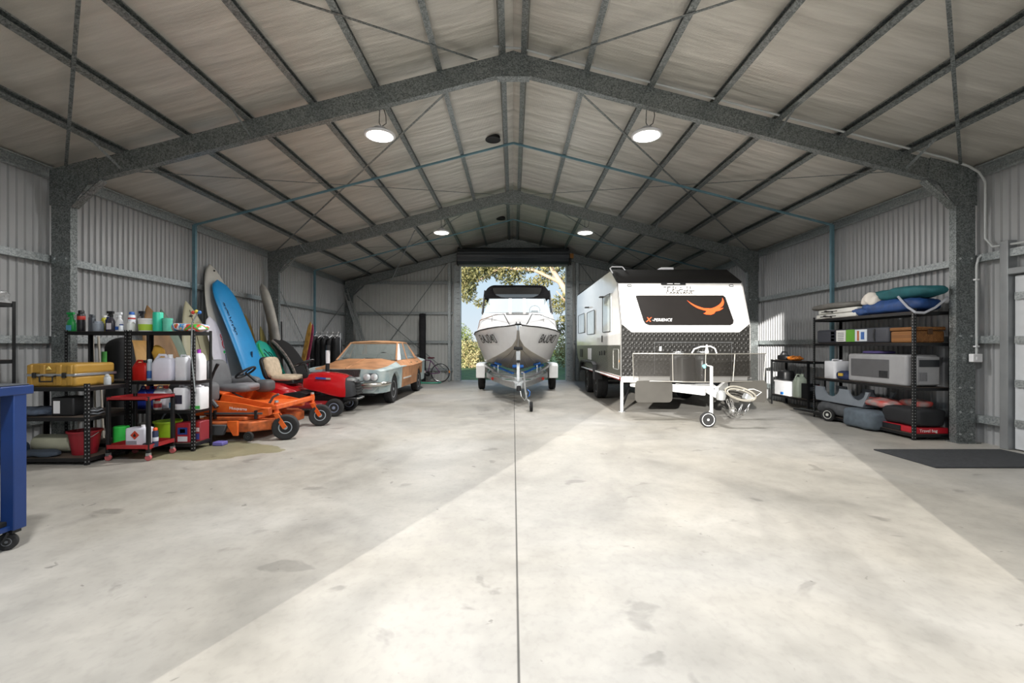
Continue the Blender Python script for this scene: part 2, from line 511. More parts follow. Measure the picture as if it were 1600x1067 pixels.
# purlins
def c_section(mb, p, q, w, h, lip=.018, t=.004, up=(0, 0, 1), flip=1):
    p = Vector(p); q = Vector(q); d = (q-p).normalized(); up = Vector(up)
    a = d.cross(up).normalized() * flip; b = up.normalized()
    prof = [(0, 0), (w, 0), (w, lip), (w-t, lip), (w-t, t), (t, t), (t, h-t), (w-t, h-t), (w-t, h-lip), (w, h-lip), (w, h), (0, h)]
    r0 = [p + a*(u - w/2) + b*v for u, v in prof]; r1 = [q + a*(u - w/2) + b*v for u, v in prof]
    mb.loft([r0, r1])
for s, sd in ((-1, 'left'), (1, 'right')):
    for i, x in enumerate(PX):
        mb = MB(); z = ztop(x) + .004
        up = Vector((s*.257, 0, 1)).normalized()
        c_section(mb, (s*x, .56, z), (s*x, 17.3, z), .075, .10, up=up, flip=-s)
        o = mb.build('roof_purlin', GALV, loc=(s*x, .56, z), smooth=False)
        tag(o, f'galvanised roof purlin, {ORD[i]} down from the ridge on the {sd} slope', 'purlin', 'roof purlins')
    mb = MB(); c_section(mb, (s*6.33, .56, 3.60), (s*6.33, 17.3, 3.60), .07, .16, flip=-s)
    tag(mb.build('eave_purlin', GALV_L, loc=(s*6.33, .56, 3.6), smooth=False), f'galvanised eave purlin along the top of the {sd} corrugated wall', 'purlin')
    for z, nm in ((.33, 'lowest'), (1.40, 'middle'), (2.50, 'highest')):
        mb = MB()
        y_in = 5.85 if (s == 1 and z < 2) else .56
        c_section(mb, (s*6.335, y_in, z-.05), (s*6.335, 17.3, z-.05), .10, .10, up=(0, 0, 1), flip=s)
        tag(mb.build('wall_girt', GALV_L, loc=(s*6.335, y_in, z), smooth=False), f'{nm} horizontal girt along the {sd} corrugated wall', 'girt', 'wall girts')
for s, sd in ((-1, 'left'), (1, 'right')):
    for z, nm in ((.42, 'lowest'), (1.46, 'second lowest'), (2.55, 'second highest'), (3.70, 'highest')):
        mb = MB()
        xe = 6.25 if z < 3 else 5.9
        mb.box(*sorted((s*2.3, s*xe)), 17.22, 17.30, z-.05, z+.05)
        mb.box(*sorted((s*2.3, s*xe)), 17.20, 17.22, z+.035, z+.05)
        mb.box(*sorted((s*2.3, s*xe)), 17.20, 17.22, z-.05, z-.035)
        tag(mb.build('end_girt', GALV_L, loc=(s*2.3, 17.25, z), smooth=False), f'{nm} girt on the end wall {sd} of the roller door', 'girt', 'end wall girts')
    # mullion and door guide
    mb = MB(); mb.box(*sorted((s*2.34, s*2.46)), 17.06, 17.19, 0, 4.62)
    tag(mb.build('end_post', GALV_L, loc=(s*2.4, 17.12, 0), bevel=.006), f'tall galvanised post {sd} of the roller door opening', 'post')
    mb = MB()
    mb.box(*sorted((s*1.98, s*2.05)), 17.18, 17.29, 0, 4.35)
    mb.box(*sorted((s*1.98, s*2.24)), 17.14, 17.18, 0, 4.35)
    mb.box(*sorted((s*1.98, s*2.0)), 17.04, 17.14, 0, 4.35)
    g = thing('door_guide', f'galvanised roller door guide on the {sd} side of the opening', 'door guide', (s*2.1, 17.15, 0), 'door guides')
    mb.build('channel', GALV_L, g, bevel=.004)
    mb = MB()
    for k in range(20): mb.box(*sorted((s*2.03, s*2.13)), 17.11, 17.14, .15+k*.21, .17+k*.21)
    mb.build('fixing_lug', GALV, g)['kind'] = 'stuff'
# mid bay wall posts with bridging up to the ridge
for Y, lab in ((8.9, 'middle of the nearer bay'), (14.3, 'middle of the farther bay')):
    for s, sd in ((-1, 'left'), (1, 'right')):
        mb = MB(); mb.box(*sorted((s*6.22, s*6.28)), Y, Y+.05, 0, 3.68)
        tag(mb.build('wall_post', TEAL, loc=(s*6.25, Y, 0)), f'thin bluish zinc post on the {sd} wall in the {lab}', 'post', 'thin wall posts')
    mb = MB()
    for s in (-1, 1):
        mb.bar((0, Y+.02, 5.29), (s*6.25, Y+.02, ztop(6.25)-.02), .035, .035)
    tag(mb.build('roof_bridging', TEAL, loc=(0, Y, 5.29)), f'thin bluish bridging rail under the purlins across the {lab}', 'rail', 'bridging rails')
# cross bracing straps
def strap(p, q, label, w=.035, grp='bracing straps'):
    mb = MB(); p = Vector(p); q = Vector(q)
    nn = 6
    mb.bar(p, q, w, .004)
    tag(mb.build('bracing_strap', GALV, loc=tuple(p)), label, 'strap', grp)
for (ya, yb, nm) in ((Y0, Y1, 'bay over the camera'), (Y1, Y2, 'nearer bay'), (Y2, Y3, 'farther bay')):
    for s, sd in ((-1, 'left'), (1, 'right')):
        zo = .0
        strap((s*.49, yb-.02, ztop(.49)), (s*6.05, ya+.05, ztop(6.05)), f'roof strap fanning out from the ridge to the {sd} eave, {nm}')
        strap((s*6.05, yb-.02, ztop(6.05)-.006), (s*.49, ya+.05, ztop(.49)-.006), f'roof strap closing in from the {sd} eave to the ridge, {nm}')
for s, sd in ((-1, 'left'), (1, 'right')):
    for (a, b_, w_) in (((s*5.9, 17.16, 3.2), (s*2.5, 17.16, .35), 'falling towards the roller door'), ((s*2.45, 17.165, 4.5), (s*5.5, 17.165, .35), 'rising towards the roller door')):
        mb = MB().bar(a, b_, .03, .004, up=(0, 1, 0))
        tag(mb.build('bracing_strap', GALV, loc=a), f'end wall strap {sd} of the door, {w_}', 'strap', 'bracing straps')
    mb = MB().bar((s*6.26, 11.9, 3.1), (s*6.26, 14.2, .9), .03, .004, up=(1, 0, 0))
    tag(mb.build('bracing_strap', GALV, loc=(s*6.26, 11.9, 3.1)), f'strap across the far bay of the {sd} wall, falling away from the camera', 'strap', 'bracing straps')
    mb = MB().bar((s*6.26, 16.8, 2.9), (s*6.26, 14.2, 1.3), .03, .004, up=(1, 0, 0))
    tag(mb.build('bracing_strap', GALV, loc=(s*6.26, 16.8, 2.9)), f'strap across the far bay of the {sd} wall, rising away from the camera', 'strap', 'bracing straps')
    # fly braces
    for (x, Yf) in ((2.74*1.0, Y1), (5.36, Y1), (3.61, Y2), (5.36, Y2)):
        xx = x if Yf == Y2 else (3.61 if x < 3 else 5.36)
        mb = MB()
        mb.bar((s*xx, Yf-.42, ztop(xx)+.02), (s*(xx-.05), Yf-.015, ztop(xx)-.22), .04, .004, up=(1, 0, 0))
        tag(mb.build('fly_brace', GALV_L, loc=(s*xx, Yf-.4, ztop(xx))), f'short fly brace on the {sd} rafter of the {"near" if Yf == Y1 else "middle"} frame, {"by the eave" if xx > 5 else "at mid slope"}', 'brace', 'fly braces')

mb = MB().cyl((-2.6, 12.0, 4.35), (-4.35, 16.1, 3.55), .014, n=8)
tag(mb.build('roof_pole', ALU, loc=(-2.6, 12, 4.35)), 'thin pale pole slung under the far left roof slope', 'pole')

# roof vents
for (x, y, nm) in ((-.39, 8.74, 'nearer'), (-.39, 14.2, 'farther')):
    z = ztop(x) + .09
    mb = MB(); mb.cyl((x, y, z-.03), (x-.0, y, z+.03), .135, n=28)
    t = thing('roof_vent', f'{nm} round black vent hole in the ceiling beside the ridge', 'vent', (x, y, z), 'ceiling vents')
    mb.build('throat', DARK, t)
    MB().tube([(x+.14*math.cos(k*.2243994), y+.14*math.sin(k*.2243994), z-.03) for k in range(28)], .008, 6, closed=True).build('rim', BLACK, t)

# high bay lamps
EMIT = mat('lamp_lens', '#fffdf6', .4, emit=14.0)
for i, (x, y) in enumerate(LAMP_SPOTS):
    nm = ['left of the added unseen doorway pair', 'right of the added unseen doorway pair', 'left of the near pair', 'right of the near pair', 'left of the far pair', 'right of the far pair'][i]
    t = thing('high_bay_lamp', f'round white high bay lamp hung on a hook, {nm}', 'lamp', (x, y, LAMP_Z), 'high bay lamps')
    MB().lathe([(.17, .0), (.215, .005), (.222, .03), (.19, .055), (.12, .07), (.09, .12), (.05, .135), (.0, .135)], (x, y, LAMP_Z), n=36).build('housing', WHITEP, t)
    MB().lathe([(.0, -.004), (.17, -.004), (.2, .006), (.17, .012)], (x, y, LAMP_Z), n=36).build('lens', EMIT, t)
    zt = ztop(x) - .27 if abs(y - Y1) < .6 else ztop(x)
    MB().tube([(x, y, LAMP_Z+.13), (x+.012, y, LAMP_Z+.16), (x-.01, y, LAMP_Z+.2), (x, y, ztop(x))], .006, 6).build('hook', GALV, t)
    MB().tube([(x, y, LAMP_Z+.13), (x+.09, y, LAMP_Z+.19), (x+.10, y-.05, LAMP_Z+.28), (x+.06, y-.1, ztop(x)-.02)], .006, 6).build('cable', BLACK, t)

# roller door drum
t = thing('roller_door', 'dark rolled-up roller door drum above the far opening', 'roller door', (0, 16.9, 4.3))
seg = 64
prof = []
for k in range(seg):
    a = 2*math.pi*k/seg; r = .29 + (.012 if k % 4 < 2 else -.006)
    prof.append((16.66 + r*math.cos(a), 4.60 + r*math.sin(a)))
MB().prism(prof, 'x', -2.02, 2.02).build('curtain_roll', mat('door_curtain', '#3f4347', .35, .35), t, angle=60)
mb = MB()
for s in (-1, 1): mb.box(*sorted((s*2.03, s*2.06)), 16.55, 16.97, 4.28, 4.75)
mb.build('bracket', BLACKM, t)
MB().box(-2.02, 2.02, 16.90, 16.96, 4.27, 4.37).build('bottom_bar', GALV_L, t)
MB().box(2.07, 2.2, 16.6, 16.75, 4.52, 4.68).build('motor', mat('orange_motor', '#b07430', .5), t)
MB().box(2.07, 2.12, 16.6, 16.75, 4.28, 4.5).build('chain_guard', BLACKM, t)

# conduit and switch box on the near right column
COND = mat('grey_conduit', '#b9bcbc', .4)
pts = [(-.35, Y1-.05, 5.42), (-.28, Y1-.05, 5.36), (-.12, Y1-.05, 5.335), (.1, Y1-.05, 5.32)]
for k in range(1, 14): 
    x = .1 + k*.44; pts.append((x, Y1-.05, ztop(x)+.03))
pts += [(6.12, Y1-.06, 3.73), (6.24, Y1-.08, 3.64), (6.30, Y1-.1, 3.5), (6.30, Y1-.1, 2.95), (6.30, Y1-.1, 2.75), (6.30, Y1-.2, 2.62), (6.30, Y1-.5, 2.60), (6.30, 3.0, 2.60)]
tag(MB().tube(pts, .014, 8).build('conduit', COND, loc=(6.3, Y1-.1, 2.6)), 'grey cable conduit running down the near right rafter and onto the wall', 'conduit')
t = thing('switch_box', 'white switch box fed by a vertical conduit on the near right column', 'switch', (6.25, Y1-.03, 1.13))
MB().box(6.16, 6.29, Y1-.08, Y1-.016, 1.10, 1.21).build('box', WHITEP, t, bevel=.008)
MB().tube([(6.245, Y1-.04, 1.2), (6.245, Y1-.04, 2.4), (6.26, Y1-.05, 2.5), (6.31, Y1-.06, 2.55)], .014, 8).build('conduit_pipe', COND, t)
MB().box(6.20, 6.225, Y1-.088, Y1-.08, 1.13, 1.17).build('switch_rocker', WHITEP, t)
for z in (1.3, 2.2): MB().box(6.22, 6.27, Y1-.058, Y1-.016, z, z+.02).build('saddle_clip', WHITEP, t)

# personnel door on the right wall close to the camera
DF = mat('door_frame_grey', '#8f9294', .4, .4)
t = tag(bpy.data.objects.new('door_1', None), kind='structure'); COL.objects.link(t); t.location = (6.3, 5.0, 0)
mb = MB(); mb.box(6.26, 6.38, 5.76, 5.86, 0, 2.66); mb.box(6.26, 6.38, 4.7, 5.76, 2.22, 2.30); mb.box(6.26, 6.38, 4.62, 4.72, 0, 2.66)
mb.build('door_frame', DF, t, bevel=.006)
MB().box(6.33, 6.37, 4.74, 5.74, .02, 2.2).build('door_panel', mat('door_leaf', '#c9cccf', .35), t)
mb = MB()
for z in (.3, .8, 1.35, 1.9): mb.box(6.30, 6.33, 4.76, 5.72, z, z+.09)
mb.build('door_rail', GALV_L, t)

mb = MB().box(4.55, 6.15, 4.9, 5.75, .001, .015)
mat_ = mb.build('door_mat', mat('ribbed_mat', '#35373a', .85, 0, .2, 30, .8, 220), loc=(5.3, 5.3, 0), bevel=.004)
tag(mat_, 'dark ribbed rubber mat on the floor by the side door', 'mat')

# ------------------------------------------------------------------ outside
tag(MB().box(-60, 60, 17.5, 140, -.4, -.06).build('ground_behind', mat('lawn', '#55703a', .9, 0, .35, 3)), kind='structure')
tag(MB().box(-60, 60, -40, .5, -.2, -.02).build('ground_front', mat('gravel_drive', '#b8b2a6', .9, 0, .2, 12)), kind='structure')

def leaves(mb, c, r, n, size, rnd, flat=1.0):
    for _ in range(n):
        while True:
            p = Vector((rnd.uniform(-1, 1), rnd.uniform(-1, 1), rnd.uniform(-1, 1)))
            if p.length <= 1: break
        p = Vector((p.x*r[0], p.y*r[1], p.z*r[2])) + Vector(c)
        d = Vector((rnd.uniform(-1, 1), rnd.uniform(-1, 1), rnd.uniform(-1.2, .4))).normalized()
        e = d.cross(Vector((rnd.uniform(-1, 1), rnd.uniform(-1, 1), rnd.uniform(-1, 1)))).normalized()
        L = size * rnd.uniform(.6, 1.3); W = L * .32
        mb.add([p - d*L/2, p + e*W/2, p + d*L/2, p - e*W/2], [(0, 1, 2, 3)])
BARK = mat('pale_bark', '#c9a98c', .8, 0, .2, 3, .4, 20)
LEAF_A = mat('gum_leaf', '#767a48', .6, 0, .45, 1.2, col2='#9c925e')
LEAF_B = mat('shrub_leaf', '#6c7c3c', .7, 0, .35, 1.2, col2='#8f9a55')
LEAF_C = mat('dry_shrub_leaf', '#a39a62', .8, 0, .3, 1.2, col2='#c4b683')
rnd = random.Random(11)
def gum(loc, trunk, limbs, clumps, label):
    t = thing('gum_tree', label, 'tree', loc, 'gum trees behind the shed')
    mb = MB(); mb.tube(trunk[0], trunk[1], 10)
    for pts, r in limbs: mb.tube(pts, r, 8)
    mb.build('trunk', BARK, t)
    mb = MB()
    for c, r, n in clumps: leaves(mb, c, r, n, .26, rnd)
    mb.build('crown', LEAF_A, t, smooth=False)
gum((4.6, 28, 0),
    ([(4.6, 28, -.1), (4.4, 28, 2), (3.7, 28, 3.9), (2.9, 28, 5.2), (2.2, 28, 6.3), (1.9, 28, 8)], [.3, .27, .22, .17, .13, .08]),
    [([(4.4, 28, 2), (4.2, 28.5, 4.5), (3.4, 29, 7.5)], [.2, .16, .1]), ([(2.9, 28, 5.2), (1.2, 28, 6.0), (-.8, 28, 6.1), (-2.2, 28, 5.3)], [.12, .09, .06, .03]),
     ([(3.7, 28, 3.9), (3.2, 27.6, 4.0), (2.6, 27.4, 4.6)], [.09, .06, .03])],
    [((-2.4, 28, 5.9), (1.2, 1, .75), 1100), ((-1.0, 28.3, 6.2), (1.1, 1, .6), 800), ((-2.8, 28, 4.6), (.6, .6, .7), 420), ((.6, 28.3, 6.3), (1.0, 1, .55), 600), ((2.4, 28.4, 6.2), (.9, 1, .5), 420),
     ((3.3, 28, 4.2), (.4, .6, .5), 160), ((-1.9, 27.5, 3.9), (.5, .5, .3), 120), ((1.2, 28, 5.2), (.6, .6, .3), 120), ((0, 28, 8), (3.5, 2, 1.2), 1400), ((2.9, 28.5, 3.9), (.7, .6, .6), 380), ((3.4, 28.6, 5.3), (.6, .6, .7), 330), ((-.2, 28.5, 5.6), (1.0, .8, .5), 480), ((1.9, 28.4, 5.4), (.7, .6, .45), 260), ((-3.0, 28.4, 5.3), (.8, .8, .9), 600), ((3.2, 28.5, 2.6), (.6, .6, .7), 330)],
    'leaning gum tree with pale limbs seen through the roller door, right of the boat')
gum((-6.5, 34, 0),
    ([(-6.5, 34, -.1), (-6.2, 34, 3), (-5.4, 34, 5.5), (-4.5, 34, 8)], [.3, .25, .18, .1]),
    [([(-6.2, 34, 3), (-4.5, 34, 5), (-3.2, 34, 6.5)], [.14, .1, .05])],
    [((-4.2, 34, 6.6), (1.6, 1.2, 1.1), 1200), ((-2.2, 34, 7.2), (1.5, 1.2, .8), 900), ((-5, 34, 8.5), (2, 2, 1.2), 900)],
    'smaller gum tree whose crown shows at the upper left of the roller door')
def bush(loc, r, n, m, label, sz=.2):
    t = thing('shrub', label, 'shrub', loc, 'shrubs behind the shed')
    x, y, z = loc
    mb = MB(); leaves(mb, (x, y, r[2]*.8), r, n, sz, rnd); leaves(mb, (x+r[0]*.4, y-.3, r[2]*.5), (r[0]*.7, r[1], r[2]*.6), n//2, sz, rnd)
    mb.build('foliage', m, t, smooth=False)
    mb = MB()
    for k in range(5): mb.tube([(x, y, -.1), (x+rnd.uniform(-.6, .6)*r[0], y, r[2]*1.2)], [.05, .01], 6)
    mb.build('stem', BARK, t)
bush((-3.7, 31, 0), (1.1, 1, 1.6), 2200, LEAF_B, 'dark green rounded shrub beyond the door at its left edge')
bush((-2.6, 28.5, 0), (1.4, 1, .95), 1600, LEAF_C, 'dry yellow-green shrub low beyond the door, left of the boat')
bush((3.6, 26.3, 0), (1.2, .8, 1.15), 2400, LEAF_C, 'dry olive shrub beyond the door, right of the boat')
bush((.5, 33, 0), (2.4, 1, 1.0), 1800, LEAF_B, 'green shrub hidden mostly behind the boat hull')
bush((6.4, 33, 0), (1.9, 1, 2.4), 1800, LEAF_B, 'tall green shrub beyond the door at its right edge')
mb = MB()
for k in range(60):
    x = -16 + k*.55; h = rnd.uniform(1.6, 3.2)
    leaves(mb, (x, 60, h*.5), (.9, 1, h*.6), 90, .5, rnd)
tag(mb.build('distant_foliage', LEAF_B, loc=(0, 60, 0), smooth=False), 'far line of olive scrub along the horizon', 'foliage', kind='stuff')
# ------------------------------------------------------------------ shared wheel builder
def wheel(parent, c, R, W, rimR, rim_mat, axis='x', out=1, name='wheel', tread=RUBBER, n=36):
    h = W / 2
    prof = [(rimR, -h*.8), (rimR+.2*(R-rimR), -h*.98), (R*.93, -h), (R*.985, -h*.78), (R, -h*.4), (R*.985, -h*.36), (R, -h*.32), (R, -h*.05), (R*.985, 0), (R, h*.05), (R, h*.32), (R*.985, h*.36), (R, h*.4), (R*.985, h*.78), (R*.93, h), (rimR+.2*(R-rimR), h*.98), (rimR, h*.8)]
    w = MB().lathe(prof, c, axis, n).build(name, tread, parent)
    o = out
    rp = [(rimR*1.02, -o*h*.8), (rimR*1.03, o*h*.84), (rimR*.95, o*h*.86), (rimR*.86, o*h*.55), (rimR*.6, o*h*.5), (rimR*.45, o*h*.72), (rimR*.2, o*h*.76), (rimR*.16, o*h*.9), (0, o*h*.9)]
    MB().lathe(rp, c, axis, n).build('rim', rim_mat, w)
    return w

def pane(pts, t, normal):
    nrm = Vector(normal).normalized() * t
    return MB().loft([[Vector(p) for p in pts], [Vector(p) + nrm for p in pts]])

# ------------------------------------------------------------------ old sedan
RUST = mat('rust_primer', '#b07c52', .6, 0, .22, 3.5, col2='#c08a60')
PBLUE = mat('pale_blue_paint', '#9fb4b8', .4, 0, .14, 5, col2='#b9c4c2')
RUST_ROOF = mat('rust_roof', '#b98457', .5, 0, .2, 2.5, col2='#c99d76')
CX = -3.62
car = thing('sedan', 'old four-door sedan in patchy rust brown and pale blue beside the red mower', 'car', (CX, 12.1, 0))
F0 = 9.78
def zb(t):
    z = .29
    for ax in (.78, 3.52):
        if abs(t - ax) < .385: z = max(z, .31 + math.sqrt(.385**2 - (t-ax)**2))
    return z
def lerp_tab(tab, t):
    for a, b in zip(tab, tab[1:]):
        if t <= b[0]:
            f = max(0, (t - a[0]) / (b[0] - a[0])); return [a[i] + f*(b[i]-a[i]) for i in range(1, len(a))]
    return list(tab[-1][1:])
CT = [  # t, half width, shoulder z, top z, crease z
    (.02, .74, .80, .80, .76), (.10, .82, .815, .82, .775), (.25, .875, .83, .845, .79), (.6, .895, .85, .89, .805), (1.35, .90, .93, .985, .815),
    (1.42, .90, .955, .96, .815), (2.4, .90, .965, .96, .80), (3.4, .89, .965, .96, .82), (3.9, .88, .97, .99, .86), (4.35, .86, .95, .97, .89), (4.6, .80, .90, .90, .88)]
def car_ring(t, well=False):
    w, zs, zt, zc = lerp_tab(CT, t)
    b = zb(t)
    P = [(w*.93, b), (w*.985, b+.015), (w*1.0, max(.5, b+.03)), (w*1.012, zc-.03), (w*1.02, zc), (w*.96, zc+.025), (w*.84, zs), (w*.45, zt + (.02 if not well else 0)), (0, zt+.015)]
    if well: P[7] = (w*.80, .5); P[8] = (0, .5)
    return P
ts = [.02, .06, .10, .17, .25, .33] + [.395 + .055*k for k in range(15)] + [1.25, 1.35, 1.42, 1.6, 2.0, 2.38, 2.8, 3.05] + [3.135 + .055*k for k in range(15)] + [3.98, 4.1, 4.25, 4.4, 4.52, 4.6]
def panel(name, t0, t1, i0, i1, side, material, well=False, thick=.012):
    tt = [t0] + [t for t in ts if t0 < t < t1] + [t1]
    mb = MB(); rows = []
    for t in tt:
        P = car_ring(t, well)
        rows.append([(CX + side*p[0], F0 + t, p[1]) for p in P[i0:i1+1]])
    mb.loft(rows, cap=False, closed=False)
    return mb.build(name, material, car, angle=32)
for sd in (1, -1):
    panel('front_fender', .02, 1.34, 0, 6, sd, PBLUE)
    d = panel('door', 1.35, 2.38, 0, 6, sd, RUST); dh = MB().box(*sorted((CX+sd*.93, CX+sd*.90)), F0+2.15, F0+2.3, .87, .89).build('door_handle', CHROME, d)
    MB().box(*sorted((CX+sd*.905, CX+sd*.915)), F0+1.45, F0+2.3, .50, .535).build('chrome_strip', mat('strip_white', '#d8d4cc', .3, .2), d)
    d = panel('door', 2.39, 3.14, 0, 6, sd, RUST); MB().box(*sorted((CX+sd*.93, CX+sd*.90)), F0+2.92, F0+3.05, .87, .89).build('door_handle', CHROME, d)
    panel('rear_quarter', 3.15, 3.85, 0, 6, sd, RUST)
    panel('tail_fender', 3.85, 4.6, 0, 6, sd, PBLUE)
def across(name, t0, t1, material, well=False):
    tt = [t0] + [t for t in ts if t0 < t < t1] + [t1]; rows = []
    for t in tt:
        P = car_ring(t, well)
        half = P[6:9]
        rows.append([(CX + p[0], F0+t, p[1]) for p in half] + [(CX - p[0], F0+t, p[1]) for p in half[:-1][::-1]])
    MB().loft(rows, cap=False, closed=False).build(name, material, car, angle=40)
across('hood', .02, 1.38, RUST)
for sd in (1, -1):
    MB().tube([(CX+sd*(lerp_tab(CT, t)[0]*1.005), F0+t, lerp_tab(CT, t)[3]) for t in (.08, .2, .5, .9, 1.3, 1.6, 1.95)], [.012, .03, .032, .03, .026, .018, .004], 8).build('fender_spear', PBLUE, car)
MB().tube([(CX, F0+.06, .83), (CX, F0+.7, .925), (CX, F0+1.3, 1.0)], .012, 6).build('hood_ridge', RUST, car)
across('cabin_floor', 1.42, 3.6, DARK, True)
across('boot_lid', 3.62, 4.6, PBLUE)
mb = MB(); P = car_ring(.02); mb.add([(CX+p[0], F0+.02, p[1]) for p in P] + [(CX-p[0], F0+.02, p[1]) for p in P[:-1][::-1]], [tuple(range(17))]); mb.build('nose_panel', PBLUE, car)
mb = MB(); P = car_ring(4.6); mb.add([(CX+p[0], F0+4.6, p[1]) for p in P] + [(CX-p[0], F0+4.6, p[1]) for p in P[:-1][::-1]], [tuple(range(17))]); mb.build('tail_panel', PBLUE, car)
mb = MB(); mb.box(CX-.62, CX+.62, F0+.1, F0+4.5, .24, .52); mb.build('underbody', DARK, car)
MB().box(CX-.66, CX+.66, F0+1.36, F0+1.44, .5, .96).build('dashboard', mat('dash_vinyl', '#5b4b40', .6), car)
# grille, lamps, bumper
g = MB().prism([(CX-.34, .80), (CX+.34, .80), (CX+.31, .63), (CX+.26, .49), (CX-.26, .49), (CX-.31, .63)], 'y', F0-.03, F0+.03).build('grille', mat('grille_dark', '#35383b', .5, .5), car)
mb = MB()
for k in range(23):
    x = CX - .31 + .62*k/22; mb.box(x-.004, x+.004, F0-.045, F0-.03, .50, .79)
mb.build('grille_bar', mat('dull_chrome', '#8c8f90', .35, .9), g)['kind'] = 'stuff'
mb = MB().tube([(CX-.35, F0-.03, .805), (CX+.35, F0-.03, .805), (CX+.315, F0-.03, .63), (CX+.265, F0-.03, .485), (CX-.265, F0-.03, .485), (CX-.315, F0-.03, .63)], .012, 6, closed=True)
mb.build('grille_surround', mat('worn_chrome', '#a9a9a6', .35, .9), g)
HL = mat('headlamp_glass', '#dfe3e4', .12, .4)
for sd in (1, -1):
    pod = MB().prism([(CX + sd*.56 + u, .645 + v) for u, v in rrect(-.16, .16, -.082, .082, .08)], 'y', F0-.015, F0+.04).build('headlamp_pod', mat('pod_grey', '#6d777b', .4, .5), car)
    for dx in (.48, .64):
        MB().lathe([(.074, -.02), (.078, -.03), (.068, -.035), (.05, -.045), (0, -.05)], (CX+sd*dx, F0, .645), 'y', 24).build('headlamp', HL, pod)
bp = MB()
bp.tube([(CX-.86, F0+.36, .50), (CX-.87, F0+.1, .50), (CX-.78, F0-.05, .49), (CX-.5, F0-.10, .48), (CX, F0-.12, .48), (CX+.5, F0-.10, .48), (CX+.78, F0-.05, .49), (CX+.87, F0+.1, .50), (CX+.86, F0+.36, .50)], .048, 10)
bp.build('front_bumper', mat('bumper_chrome', '#c9c6bf', .22, 1.0, .15, 12), car)
MB().prism([(CX-.72, .44), (CX+.72, .44), (CX+.62, .31), (CX-.62, .31)], 'y', F0-.02, F0+.06).build('front_valance', PBLUE, car, bevel=.01)
for sd in (1, -1): MB().box(CX+sd*.5-.1, CX+sd*.5+.1, F0-.04, F0-.02, .38, .43).build('indicator_lamp', HL, car, bevel=.006)
MB().box(CX-.2, CX+.2, F0-.045, F0-.02, .34, .43).build('valance_patch', mat('yellow_rust', '#9c8048', .6, 0, .2), car)
mb = MB().tube([(CX-.84, F0+4.4, .50), (CX-.7, F0+4.68, .5), (CX+.7, F0+4.68, .5), (CX+.84, F0+4.4, .5)], .045, 8); mb.build('rear_bumper', CHROME, car)
# greenhouse
RT = [(2.02, .60, 1.385, 1.41), (2.12, .625, 1.405, 1.44), (2.5, .64, 1.41, 1.455), (3.0, .62, 1.405, 1.445), (3.22, .58, 1.38, 1.41)]
rows = []
for t, w, ze, zc_ in RT:
    rows.append([(CX + x*w, F0+t, z) for x, z in ((-1, ze-.03), (-1.01, ze), (-.85, ze+.02), (-.4, zc_-.005), (0, zc_), (.4, zc_-.005), (.85, ze+.02), (1.01, ze), (1, ze-.03), (.8, ze-.03), (0, ze-.025), (-.8, ze-.03))])
MB().loft(rows).build('roof', RUST_ROOF, car, angle=50)
GLS = mat('car_glass', '#9aa3a0', .05, 0, .02, alpha=.30)
A0 = lambda s: (CX+s*.735, F0+1.42, .955); A1 = lambda s: (CX+s*.60, F0+2.06, 1.39)
C0 = lambda s: (CX+s*.76, F0+3.72, .965); C1 = lambda s: (CX+s*.58, F0+3.2, 1.385)
B0 = (.77, 2.38, .965); B1 = (.635, 2.42, 1.40)
pane([A0(-1), A0(1), A1(1), A1(-1)], .006, (0, -1, 1)).build('windscreen', GLS, car)
pane([C0(-1), C0(1), C1(1), C1(-1)], .006, (0, 1, 1)).build('rear_window', GLS, car)
for sd in (1, -1):
    MB().tube([A0(sd), A1(sd)], .024, 6).build('front_pillar', RUST, car)
    MB().tube([(CX+sd*B0[0], F0+B0[1], B0[2]), (CX+sd*B1[0], F0+B1[1], B1[2])], .02, 6).build('centre_pillar', RUST, car)
    MB().loft([[Vector(C0(sd)), Vector((CX+sd*.77, F0+3.35, .965)), Vector((CX+sd*.75, F0+3.35, .965)), Vector((CX+sd*.72, F0+3.72, .965))],
               [Vector(C1(sd)), Vector((CX+sd*.60, F0+3.08, 1.39)), Vector((CX+sd*.58, F0+3.08, 1.39)), Vector((CX+sd*.55, F0+3.2, 1.385))]]).build('rear_pillar', RUST, car)
    pane([(CX+sd*.745, F0+1.50, .96), (CX+sd*.755, F0+1.80, .965), (CX+sd*.62, F0+2.16, 1.37), (CX+sd*.605, F0+2.09, 1.37)], .006, (sd, 0, 0)).build('quarter_window', mat('window_reflection', '#e8ecea', .3), car)  # opaque white pane, a bright reflection on the glass painted as its colour
    pane([(CX+sd*.755, F0+1.82, .965), (CX+sd*.765, F0+2.36, .965), (CX+sd*.635, F0+2.40, 1.385), (CX+sd*.625, F0+2.18, 1.38)], .006, (sd, 0, 0)).build('front_side_window', GLS, car)
    pane([(CX+sd*.765, F0+2.42, .965), (CX+sd*.77, F0+3.32, .965), (CX+sd*.605, F0+3.06, 1.385), (CX+sd*.635, F0+2.46, 1.385)], .006, (sd, 0, 0)).build('rear_side_window', GLS, car)
mb = MB().tube([(CX-.735, F0+1.42, .955), (CX, F0+1.36, .985), (CX+.735, F0+1.42, .955), A1(1), (CX, F0+2.03, 1.41), A1(-1)], .014, 6, closed=True)
mb.build('windscreen_trim', mat('trim_dull', '#8d8678', .4, .7), car)
SEAT = mat('seat_vinyl', '#6f6f66', .6)
for sd in (1, -1):
    MB().obox((CX+sd*.33, F0+2.35, .78), (.55, .16, .62), (-.15, 0, 0)).build('seat_back', SEAT, car, bevel=.04)
MB().obox((CX, F0+3.25, .78), (1.2, .16, .6), (-.15, 0, 0)).build('rear_seat_back', SEAT, car, bevel=.04)
